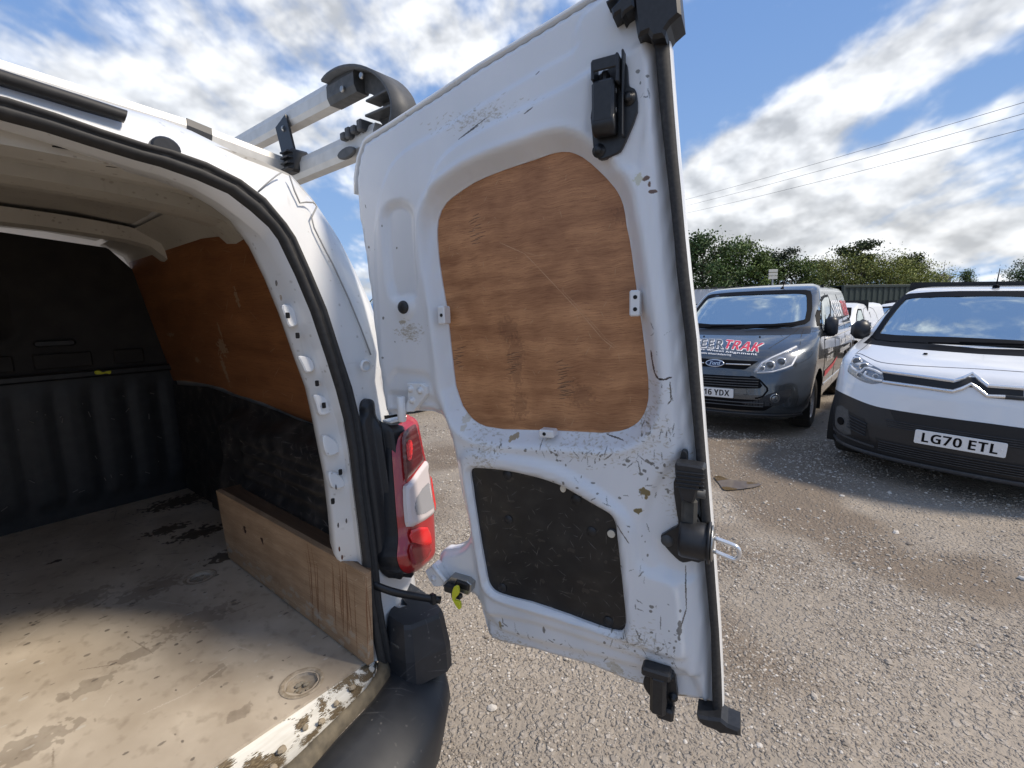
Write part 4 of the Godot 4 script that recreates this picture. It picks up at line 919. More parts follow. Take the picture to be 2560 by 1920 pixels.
	# three white clips that hold the window board
	for q in [v2([.249,1.551, -1.791,2.837]), v2([.716,1.564, -1.792,2.836]), v2([.52,1.277, -1.793,2.834])]:
		var c: Vector2 = q[0]
		var k := 0 if c.x < .35 else (1 if c.y > 1.4 else 2)
		var w := .036 if k == 2 else .020; var h := .018 if k == 2 else (.044 if k == 0 else .052)
		part("window_clip", boxmesh(Vector3(w, h, .03), .003), M.paint, door, Vector3(c.x, c.y, -.012))
		for j in (1 if k != 1 else 2):
			part("clip_hole", slabmesh(oval(Vector2.ZERO, .0042, .0042, 12), -.002, .0008), M.dark, door, Vector3(c.x + (.002 if k != 2 else -.004), c.y + (0.0 if k != 1 else (.012 - .024 * j)), .003))
	var pg := MB.new(true); pg.lathe(v2([0,.006, .010,.006, .016,.003, .017,0]), Transform3D(Basis(Vector3.RIGHT, PI / 2), Vector3(pad[0].x, pad[0].y, -.004)), 20)
	part("rubber_plug", pg.done(), M.black, door)
	# black seal along the closing edge, with its end mouldings
	var e0 := v2([.746,2.043, .753,1.97, .76,1.906, .769,1.838, .778,1.771, .788,1.688, .796,1.613, .814,1.49, .834,1.31, .845,1.211, .856,1.091, .868,.983, .879,.88, .884,.779, .888,.695])
	var e1 := v2([.769,2.041, .776,1.965, .782,1.902, .789,1.835, .797,1.768, .806,1.686, .815,1.612, .832,1.49, .85,1.311, .86,1.213, .872,1.094, .882,.987, .892,.884, .9,.784, .905,.702])
	var rows := []
	for i in e0.size():
		var p := Vector3(e0[i].x, e0[i].y, -.012); var q := Vector3(e1[i].x, e1[i].y, -.02)
		rows.append(PackedVector3Array([p - Vector3(0, 0, .02), p + Vector3(0, 0, .006), p.lerp(q, .2) + Vector3(0, 0, .010), p.lerp(q, .85) + Vector3(0, 0, .010), q + Vector3(.002, 0, .004), q - Vector3(0, 0, .03), p - Vector3(0, 0, .03)]))
	b = MB.new(true); b.grid(rows, true, false); part("closing_edge_seal", b.done(), tri_mat(speck(lin(.010, .010, .011), lin(.045, .044, .042), 512, 82, .04, 4, 1.3), 5.0, .7, .1), door)
	rows = []
	for i in e1.size():
		var q := Vector3(e1[i].x, e1[i].y, -.018)
		rows.append(PackedVector3Array([q + Vector3(.0, 0, .004), q + Vector3(.004, 0, -.006), q + Vector3(.004, 0, -.04)]))
	b = MB.new(true); b.grid(rows); part("edge_return", b.done(), M.paint, door)
	var capo := v2([.709,2.19, .712,2.101, .716,2.07, .721,2.043, .739,2.045, .746,2.033, .769,2.031, .771,2.041, .778,2.049, .796,2.06, .793,2.088, .788,2.127, .783,2.172])
	part("top_moulding", slabmesh(capo, -.05, .022, .006), M.black, door)
	part("moulding_lip", slabmesh(v2([.712,2.131, .696,2.113, .674,2.098, .677,2.083, .69,2.087, .694,2.077, .7,2.084, .716,2.09]), -.02, .03, .004), M.black, door)
	part("moulding_fin", slabmesh(v2([.662,2.118, .664,2.112, .681,2.118, .685,2.125]), -.02, .02, .002), M.black, door)
	part("bottom_moulding", slabmesh(v2([.858,.701, .861,.687, .871,.68, .896,.678, .904,.674, .915,.678, .943,.683, .941,.7, .918,.702, .905,.71, .88,.704]), -.03, .02, .005), M.black, door)
	upper_latch(door); middle_latch(door); lower_latch(door); hinges(door)

func upper_latch(door: Node3D):
	var l := holder("upper_latch", door)
	var plate := crv(v2([.683,2.014, .692,2.016, .698,2.008, .7,1.989, .702,1.971, .712,1.964, .716,1.954, .718,1.923, .704,1.889, .69,1.862, .681,1.854, .661,1.849, .646,1.848, .636,1.856, .633,1.867, .629,1.91, .627,1.929, .629,1.943, .631,1.968, .632,1.994, .653,2.007]), 2)
	var p0 := slabmesh(plate, -.01, .003, .0015); part("back_plate", p0, M.black, l)
	# housing: a box with a rounded foot, bent up from the plate
	var hs := v2([.64,1.966, .674,1.972, .681,1.919, .647,1.919])
	var b := MB.new()
	var c := (hs[0] + hs[2]) * .5
	var wdt := .043; var hgt := .076
	var prof := [[-.5, .0], [-.5, .5]]
	b.box(Vector3(c.x, c.y - .002, .018), Vector3(wdt, hgt, .042), .005)
	b.smooth(true)
	b.lathe(v2([.0,-wdt / 2, .019,-wdt / 2, .021,-wdt / 2 + .003, .021,wdt / 2 - .003, .019,wdt / 2, 0,wdt / 2]), Transform3D(Basis(Vector3.BACK, PI / 2), Vector3(c.x, c.y - hgt / 2, .018)), 20)
	part("latch_housing", b.done(), M.black, l)
	var t := v2([.654,2.005])[0]
	b = MB.new(); b.box(Vector3(t.x + .010, t.y, .035), Vector3(.05, .022, .005), .002); b.box(Vector3(t.x + .033, t.y - .012, .02), Vector3(.006, .05, .036), .002); b.box(Vector3(t.x - .013, t.y - .008, .02), Vector3(.006, .034, .036), .002)
	b.box(Vector3(t.x + .006, t.y - .016, .012), Vector3(.012, .024, .02), .003)
	part("catch_hood", b.done(), M.black, l)
	b = MB.new(); b.box(Vector3(c.x + .033, c.y + .012, .010), Vector3(.004, .15, .022), .0015); part("side_flange", b.done(), M.black, l)
	for q in v2([.702,1.948, .644,1.864]):
		var s := MB.new(true); s.lathe(v2([0,.012, .006,.012, .008,.009, .008,.005, .013,.004, .0135,0]), Transform3D(Basis(Vector3.RIGHT, PI / 2), Vector3(q.x, q.y, .002)), 16)
		var o := part("latch_bolt", s.done(), M.black, l)
	for q in v2([.689,1.959, .687,1.925]): part("latch_rivet", slabmesh(oval(Vector2.ZERO, .003, .005, 10), 0, .002, .001, Transform3D(Basis(Vector3.UP, PI / 2), Vector3.ZERO)), M.grey_plastic, l, Vector3(c.x + wdt / 2, q.y, .022))

func middle_latch(door: Node3D):
	var l := holder("middle_latch", door)
	var plate := crv(v2([.812,1.265, .819,1.268, .824,1.262, .825,1.237, .837,1.226, .841,1.177, .837,1.157, .843,1.135, .853,1.119, .861,1.043, .838,1.036, .821,1.029, .807,1.036, .786,1.056, .778,1.07, .776,1.079, .782,1.085, .798,1.099, .81,1.11, .807,1.133, .801,1.171, .799,1.2, .804,1.214, .808,1.24]), 2)
	part("back_plate", slabmesh(plate, -.016, .002, .0015), M.black, l)
	# release paddle with ribs
	var pd := v2([.805,1.25, .808,1.253, .829,1.253, .856,1.251, .861,1.247, .862,1.229, .849,1.207, .844,1.182, .838,1.174, .82,1.177, .814,1.194, .806,1.23])
	var b := MB.new(); b.slab(pd, inset(pd, .004), .006, .040, .004)
	for k in 5:
		var y: float = lerpf(pd[1].y, pd[6].y, .35 + k * .17)
		b.box(Vector3((pd[0].x + pd[5].x) * .5, y, .041), Vector3(.052, .003, .004), .001)
	part("release_paddle", b.done(), M.black, l)
	var pv := v2([.845,1.19])[0]
	b = MB.new(true); b.lathe(v2([.004,.02, .009,.02, .009,-.016, .004,-.016]), Transform3D(Basis(Vector3.BACK, PI / 2), Vector3(pv.x, pv.y, .02)), 16); part("paddle_pivot", b.done(), M.grey_plastic, l)
	# lock drum lying on its side, chrome face towards the closing edge
	var dc := v2([.833,1.088])[0]
	var ax := Basis(Vector3.BACK, -PI / 2)
	b = MB.new(true); b.lathe(v2([0,-.018, .034,-.018, .037,-.012, .037,.028, .034,.034, .041,.035, .041,.040, .0,.040]), Transform3D(ax, Vector3(dc.x, dc.y, .012)), 28); part("lock_drum", b.done(), M.black, l)
	b = MB.new(true); b.lathe(v2([0,.041, .034,.041, .036,.0435, .030,.046, .0,.046]), Transform3D(ax, Vector3(dc.x, dc.y, .012)), 28); part("lock_face", b.done(), M.steel, l)
	var sx := dc.x + .044
	var loop := PackedVector3Array([Vector3(sx, dc.y + .016, .020), Vector3(sx + .034, dc.y + .010, .024), Vector3(sx + .044, dc.y + .006, .025), Vector3(sx + .048, dc.y - .002, .025), Vector3(sx + .047, dc.y - .012, .025), Vector3(sx + .040, dc.y - .019, .024), Vector3(sx + .030, dc.y - .018, .023), Vector3(sx, dc.y - .012, .018)])
	part("striker_loop", tubemesh(crv3(loop, 3), .0045, 10, Vector3(0, 0, 1)), M.chrome, l)
	var q := v2([.789,1.071])[0]
	b = MB.new(true); b.lathe(v2([0,.005, .010,.004, .013,.0]), Transform3D(Basis(Vector3.RIGHT, PI / 2), Vector3(q.x, q.y, .002)), 18); part("latch_bolt", b.done(), M.grey_plastic, l)
	part("drum_bracket", boxmesh(Vector3(.03, .06, .02), .006), M.dusty, l, Vector3(dc.x - .002, dc.y + .055, .006))

func lower_latch(door: Node3D):
	var l := holder("lower_latch", door)
	var plate := crv(v2([.744,.729, .757,.752, .77,.768, .782,.77, .793,.769, .805,.768, .81,.758, .814,.73, .817,.707, .812,.7, .808,.697, .811,.668, .802,.667, .78,.673, .755,.694, .744,.71]), 2)
	part("back_plate", slabmesh(plate, -.02, -.004, .0015), M.black, l)
	var t := v2([.778,.77])[0]; var u := v2([.789,.675])[0]
	var b := MB.new()
	b.box(Vector3((t.x + u.x) * .5 - .004, (t.y + u.y) * .5, .010), Vector3(.034, (t.y - u.y), .04), .007)
	b.box(Vector3(t.x - .004, t.y + .002, .012), Vector3(.06, .02, .034), .004)
	b.box(Vector3(u.x + .004, u.y - .004, .0), Vector3(.036, .03, .03), .005)
	part("latch_housing", b.done(), M.black, l)
	for q in v2([.8,.755, .808,.708]):
		var s := MB.new(true); s.lathe(v2([0,.012, .005,.012, .006,.006, .010,.005, .010,0]), Transform3D(Basis(Vector3.RIGHT, PI / 2), Vector3(q.x, q.y, -.006)), 12)
		part("latch_bolt", s.done(), M.black, l)

func hinges(door: Node3D):
	var h := holder("upper_hinge", door)
	var plate := v2([.127,1.377, .174,1.378, .188,1.37, .188,1.352, .165,1.326, .142,1.302, .116,1.3, .12,1.321, .128,1.337])
	part("hinge_plate", slabmesh(plate, -.03, -.004, .0015), M.paint, h)
	var c := v2([.111,1.309])[0]
	var b := MB.new(true); b.lathe(v2([0,.034, .009,.034, .0115,.031, .0115,-.03, .009,-.034, .0,-.034]), Transform3D(Basis(), Vector3(c.x, c.y, .004)), 18); part("hinge_barrel", b.done(), M.paint, h)
	for q in v2([.139,1.363, .17,1.36, .142,1.333]):
		var s := MB.new(true); s.lathe(v2([0,.008, .005,.008, .006,.006, .006,.003, .010,.002, .010,0]), Transform3D(Basis(Vector3.RIGHT, PI / 2), Vector3(q.x, q.y, -.004)), 12); part("hinge_bolt", s.done(), M.paint, h)
	h = holder("lower_hinge", door)
	part("hinge_plate", slabmesh(v2([.158,.861, .187,.888, .202,.887, .223,.846, .209,.828, .185,.822, .17,.838]), -.02, .006, .002), M.paint, h)
	var a := v2([.189,.889, .23,.853])
	part("hinge_arm", tubemesh(PackedVector3Array([Vector3(a[0].x, a[0].y, .012), Vector3(a[1].x, a[1].y, .012)]), .006, 8), M.paint, h)
	var q := v2([.188,.849])[0]
	b = MB.new(true); b.lathe(v2([0,.008, .006,.008, .008,.0]), Transform3D(Basis(Vector3.RIGHT, PI / 2), Vector3(q.x, q.y, .006)), 12); part("hinge_bolt", b.done(), M.paint, h)
	h = holder("check_strap_bracket", door)
	part("bracket_plate", slabmesh(v2([.242,.866, .292,.864, .305,.856, .301,.835, .292,.823, .268,.826, .229,.814, .217,.83]), -.02, .006, .002), M.steel, h)
	part("bracket_cover", slabmesh(v2([.263,.863, .3,.858, .297,.839, .267,.841, .255,.847]), 0, .012, .003), M.tar, h)
	var r := v2([.251,.838])[0]
	b = MB.new(); b.box(Vector3(r.x, r.y, .014), Vector3(.045, .022, .02), .004); b.box(Vector3(r.x + .012, r.y - .018, .012), Vector3(.03, .014, .016), .003); part("bracket_body", b.done(), M.black, h)
	var y := crv(v2([.269,.857, .281,.86, .282,.841, .272,.827, .269,.819, .284,.819, .286,.801, .278,.797, .265,.814, .261,.822, .262,.84]), 2)
	part("yellow_release", slabmesh(y, .026, .034, .002), M.yellow, h)

# ---------------------------------------------------------------- the other vans
class Shell:   # a body as a stack of plan outlines: y, front z, half width, corner depth, exponent
	var r: Array; var zr: float
	func _init(rows: Array, rear: float): r = rows; zr = rear
	func at(y: float) -> Array:
		y = clampf(y, r[0][0], r[-1][0])
		var i := 0
		while i < r.size() - 2 and r[i + 1][0] < y: i += 1
		var t: float = (y - r[i][0]) / (r[i + 1][0] - r[i][0])
		var o := []
		for k in range(1, 5): o.append(lerpf(r[i][k], r[i + 1][k], t))
		return o
	func front(x: float, y: float) -> float:
		var a := at(y); var q := minf(absf(x) / a[1], 1.0)
		return a[0] - a[2] * (1.0 - sqrt(maxf(0.0, 1.0 - pow(q, a[3]))))
	func side(z: float, y: float) -> float:
		var a := at(y); var m: float = (a[0] - z) / a[2]
		return a[1] if m >= 1.0 else a[1] * pow(maxf(0.0, 1.0 - (1.0 - m) * (1.0 - m)), 1.0 / a[3])
	func at_front(x: float, y: float, off := 0.0) -> Vector3:
		var n := Vector3(front(x - .01, y) - front(x + .01, y), front(x, y - .01) - front(x, y + .01), .02).normalized()
		return Vector3(x, y, front(x, y)) + n * off

func body_mesh(S: Shell, sort: Callable, wheels: Array, wr: float, want: int, lift := 0.0) -> ArrayMesh:
	var ys := []
	for i in S.r.size() - 1:
		var n := clampi(int(ceil((S.r[i + 1][0] - S.r[i][0]) / .035)), 2, 5)
		for k in n: ys.append(lerpf(S.r[i][0], S.r[i + 1][0], float(k) / n))
	ys.append(S.r[-1][0])
	var nf := 56; var ns := 44
	var rows := []
	for y in ys:
		var a := S.at(y); var row := PackedVector3Array()
		var zc: float = a[0] - a[2]
		for k in ns: row.append(Vector3(-a[1], y, lerpf(S.zr, zc, float(k) / ns)))
		for k in nf + 1:
			var th := -PI / 2 + PI * k / nf
			row.append(Vector3(a[1] * signf(sin(th)) * pow(absf(sin(th)), 2.0 / a[3]), y, a[0] - a[2] * (1.0 - cos(th))))
		for k in range(ns - 1, -1, -1): row.append(Vector3(a[1], y, lerpf(S.zr, zc, float(k) / ns)))
		# rounded rear corners
		for k in row.size(): 
			var d: float = row[k].z - S.zr
			if d < .12: row[k].x *= 1.0 - .05 * pow(1.0 - d / .12, 2.0)
		rows.append(row)
	var b := MB.new(true)
	var m: int = rows[0].size()
	var inarch := func(p: Vector3) -> bool:
		if absf(p.x) < .6: return false
		for w in wheels:
			if Vector2(p.z - w.x, p.y - w.y).length() < wr: return true
		return false
	var snap := func(p: Vector3) -> Vector3:
		for w in wheels:
			var d := Vector2(p.z - w.x, p.y - w.y)
			if absf(p.x) >= .6 and d.length() < wr:
				d = d.normalized() * wr; return Vector3(p.x, w.y + d.y, w.x + d.x)
		return p
	for i in rows.size() - 1:
		for j in m - 1:
			var q := [rows[i][j], rows[i][j + 1], rows[i + 1][j + 1], rows[i + 1][j]]
			var c: Vector3 = (q[0] + q[1] + q[2] + q[3]) / 4.0
			if sort.call(c) != want: continue
			if lift != 0.0:
				for k in 4: q[k].y += lift * ss(.5, .9, absf(q[k].x)) * exp(-pow((q[k].y - .655) / .09, 2)) * ss(-1.1, -.8, q[k].z)
			var n := 0
			for p in q: n += 1 if inarch.call(p) else 0
			if n == 4: continue
			if n > 0:
				for k in 4: q[k] = snap.call(q[k])
			b.quad(q[3], q[2], q[1], q[0])
	if want == 0:   # tail
		for i in rows.size() - 1: b.quad(rows[i][0], rows[i][m - 1], rows[i + 1][m - 1], rows[i + 1][0])
	return b.done()

func wheel_on(van: Node3D, at: Vector3, r: float, sgn: float, rim_m: Material, spokes := 5):
	var w := holder("wheel", van, at, Basis(Vector3.BACK, -PI / 2 * sgn))
	var b := MB.new(true)
	b.lathe(v2([r * .62, -.10, r * .70, -.112, r * .86, -.115, r * .96, -.10, r, -.075, r, .075, r * .96, .10, r * .86, .115, r * .70, .112, r * .62, .10]), Transform3D(), 40)
	part("tyre", b.done(), M.tyre, w)
	b = MB.new(); b.lathe(v2([r * .64, .085, r * .60, .098, r * .56, .085, r * .54, -.08]), Transform3D(), 32)
	for k in spokes:
		var t := Basis(Vector3.UP, TAU * k / spokes)
		b.box(t * Vector3(r * .33, .062, 0), Vector3(r * .52, .03, r * .15), .008, t)
	b.lathe(v2([0, .09, r * .10, .088, r * .15, .075, r * .16, .02]), Transform3D(), 20)
	part("rim", b.done(), rim_m, w)
	b = MB.new(); b.lathe(v2([0, .02, r * .55, .018]), Transform3D(), 24); part("brake_disc", b.done(), M.dark, w)

func strip(S: Shell, poly: PackedVector2Array, inner: PackedVector2Array, off: float, side := 0.0) -> ArrayMesh:
	var b := MB.new(true); var n := poly.size()
	var pt := func(p: Vector2) -> Vector3: return S.at_front(p.x, p.y, off) if side == 0.0 else Vector3((S.side(p.x, p.y) + off) * side, p.y, p.x)
	for i in n:
		var k := (i + 1) % n
		b.quad(pt.call(poly[i]), pt.call(poly[k]), pt.call(inner[k]), pt.call(inner[i]))
	return b.done()

func patch(called: String, S: Shell, poly: PackedVector2Array, off: float, m: Material, van: Node3D, cell := .03, edge := .0) -> MeshInstance3D:
	return part(called, relief(poly, [], cell, func(p): return S.front(p.x, p.y) + off - (edge * ss(.01, .0, sdp(p, poly)) if edge != 0.0 else 0.0)), m, van)

func bar(called: String, S: Shell, pts: PackedVector2Array, w: float, h: float, off: float, m: Material, van: Node3D) -> MeshInstance3D:
	var path := PackedVector3Array()
	for p in pts: path.append(S.at_front(p.x, p.y, off))
	var b := MB.new(); b.sweep(path, rrect(Vector2.ZERO, w, h, minf(w, h) * .4, 2), Vector3.UP)
	return part(called, b.done(), m, van)

func flip(p: PackedVector2Array) -> PackedVector2Array:
	var o := PackedVector2Array()
	for i in range(p.size() - 1, -1, -1): o.append(Vector2(-p[i].x, p[i].y))
	return o

func line2(a: Vector2, b: Vector2, n := 10) -> PackedVector2Array:
	var o := PackedVector2Array()
	for i in n + 1: o.append(a.lerp(b, float(i) / n))
	return o

func base_van(van: Node3D, S: Shell, paint: Material, ws: PackedVector2Array, sides: Array, wheels: Array, wr: float, bump: Callable, rim_m: Material, lift := 0.0):
	var cut := inset(ws, .03); var scut := []
	for s in sides: scut.append(inset(s, .02))
	var sort := func(c: Vector3) -> int:
		if c.z > -2.2 and Geometry2D.is_point_in_polygon(Vector2(c.x, c.y), cut) and c.y > ws[0].y - .2: return -1
		if absf(c.x) > .5:
			for s in scut:
				if Geometry2D.is_point_in_polygon(Vector2(c.z, c.y), s): return -1
		return 1 if bump.call(c) else 0
	part("body", body_mesh(S, sort, wheels, wr, 0, lift), paint, van)
	var bm := body_mesh(S, sort, wheels, wr, 1, lift)
	if bm.get_surface_count() > 0: part("front_bumper", bm, M.black, van)
	part("windscreen", relief(ws, [], .07, func(p): return S.front(p.x, p.y) + .004), M.glass, van)
	part("windscreen_border", strip(S, ws, inset(ws, .055), .008), M.ink, van)
	for s in sides:
		for sg in [1.0, -1.0]:
			part("side_window", relief(s, [], .12, func(p): return (S.side(p.x, p.y) + .004) * sg, NAN, true), M.glass, van)
			part("window_rubber", strip(S, s, inset(s, .035), .007, sg), M.ink, van)
	for w in wheels:
		for sg in [1.0, -1.0]:
			var wb := MB.new(true); var rows := []
			for k in 19:
				var t := PI * (1.12 - 1.24 * k / 18.0)
				rows.append(PackedVector3Array([Vector3(.985 * sg * .985, w.y + sin(t) * wr, w.x + cos(t) * wr), Vector3(.60 * sg, w.y + sin(t) * (wr + .01), w.x + cos(t) * (wr + .01))]))
			wb.grid(rows); part("wheel_arch_liner", wb.done(), M.dark, van)
			wheel_on(van, Vector3(.83 * sg, w.y, w.x), w.y, sg, rim_m)
	part("underbody", boxmesh(Vector3(1.5, .30, absf(S.zr) - .5), .05), M.dark, van, Vector3(0, .40, S.zr / 2 - .05))
	# cabin seen through the glass
	var cz: float = S.front(0, ws[0].y) - .55
	var cab := holder("cabin", van)
	var dash := MB.new(true); var rows := []
	for k in range(-8, 9):
		var x := k / 8.0 * .82
		var z0 := S.front(x, minf(ws[0].y, ws[-1].y) - .02) - .03
		rows.append(PackedVector3Array([Vector3(x, ws[0].y - .06, z0), Vector3(x, ws[0].y - .03, z0 - .25), Vector3(x, ws[0].y - .05, cz - .12), Vector3(x, ws[0].y - .4, cz - .2)]))
	dash.grid(rows); part("dashboard", dash.done(), mat(lin(.03, .03, .032), .7), cab)
	for x in [-.48, .0, .48]:
		var st := MB.new(true); st.box(Vector3(x, ws[0].y + .05, cz - .75), Vector3(.44, .62, .14), .05, Basis(Vector3.RIGHT, -.2)); st.box(Vector3(x, ws[0].y + .42, cz - .85), Vector3(.26, .17, .10), .04)
		part("seat", st.done(), mat(lin(.035, .034, .036), .85), cab)
	var sw := MB.new(true); var ring := PackedVector3Array()
	for k in 25: ring.append(Vector3(.42 + cos(TAU * k / 24) * .18, ws[0].y + .02 + sin(TAU * k / 24) * .15, cz - .22 + sin(TAU * k / 24) * -.10))
	sw.tube(ring, .014, 6, Vector3(0, .5, 1)); part("steering_wheel", sw.done(), M.black, cab)
	part("cab_bulkhead", boxmesh(Vector3(1.5, 1.2, .03)), mat(lin(.02, .02, .02), .9), cab, Vector3(0, ws[0].y, cz - 1.15))

func plate(van: Node3D, at: Vector3, text: String, tilt := 0.0):
	var b := MB.new(); b.slab(rrect(Vector2.ZERO, .52, .111, .012), inset(rrect(Vector2.ZERO, .52, .111, .012), .002), -.004, .004, .002)
	var p := holder("number_plate", van, at, Basis(Vector3.RIGHT, tilt))
	part("plate_board", b.done(), M.plate, p)
	part("plate_lettering", lettering(text, func(u, v): return Vector3(-.215 + .43 * u, -.036 + .074 * v, .0055)), M.ink, p)
	for x in [-.235, .235]: part("plate_screw", slabmesh(oval(Vector2.ZERO, .006, .006, 10), 0, .007, .001), M.plate, p, Vector3(x, 0, 0))

func headlight(van: Node3D, S: Shell, poly: PackedVector2Array, lamps: Array, drl: Array, called := "headlight"):
	var h := holder(called, van)
	part("lamp_bowl", relief(poly, [], .025, func(p): return S.front(p.x, p.y) + .003), mat(lin(.20, .205, .21), .18, .85), h)
	for q in lamps:
		var c: Vector2 = q[0]; var r: float = q[1]
		var o := S.at_front(c.x, c.y, .006)
		var b := MB.new(true); b.lathe(v2([0, r * .5, r * .4, r * .45, r * .75, r * .2, r * .82, 0.0]), Transform3D(Basis(Vector3.RIGHT, PI / 2), o), 18)
		part("projector_lens", b.done(), mat(lin(.10, .11, .12), .03), h)
		b = MB.new(true); b.lathe(v2([r * .82, r * .1, r * .95, r * .16, r * 1.1, r * .1, r * 1.12, -.02]), Transform3D(Basis(Vector3.RIGHT, PI / 2), o), 18)
		part("lamp_ring", b.done(), M.chrome, h)
	for d in drl:
		var path := PackedVector3Array()
		for p in d: path.append(S.at_front(p.x, p.y, .010))
		part("light_guide", tubemesh(path, .011, 6), mat(lin(.75, .76, .77), .25), h)
	part("lamp_cover", relief(poly, [], .03, func(p): return S.front(p.x, p.y) + .004 + .018 * ss(0, .03, sdp(p, poly))), M.clear, h)

func mirror(van: Node3D, at: Vector3, s: Vector3, arm: Vector3, m: Material):
	var h := holder("door_mirror", van, at)
	var b := MB.new(true); b.box(Vector3.ZERO, s, minf(s.x, s.z) * .35); part("mirror_housing", b.done(), m, h)
	b = MB.new(true); b.box(Vector3(arm.x * .5, arm.y * .7, arm.z * .5), Vector3(absf(arm.x) + .06, .055, .075), .02); part("mirror_arm", b.done(), M.black, h)
	part("mirror_glass", boxmesh(Vector3(s.x * .85, s.y * .85, .004)), M.chrome, h, Vector3(0, 0, -s.z * .5))

func wiper(van: Node3D, S: Shell, a: Vector2, b: Vector2):
	var p := S.at_front(a.x, a.y, .03); var q := S.at_front(b.x, b.y, .022)
	var m := MB.new(); m.rod(p, q, .010, .006, 6); m.rod(p.lerp(q, .35) + Vector3(0, .012, 0), q + (q - p) * .25 + Vector3(0, .006, 0), .009, .006, 6)
	part("wiper", m.done(), M.ink, van)

func pose(van: Node3D, at: Vector3, az: float, roll := 0.0):
	van.position = at; van.basis = Basis(Vector3.UP, -deg_to_rad(az)) * Basis(Vector3.BACK, deg_to_rad(roll))

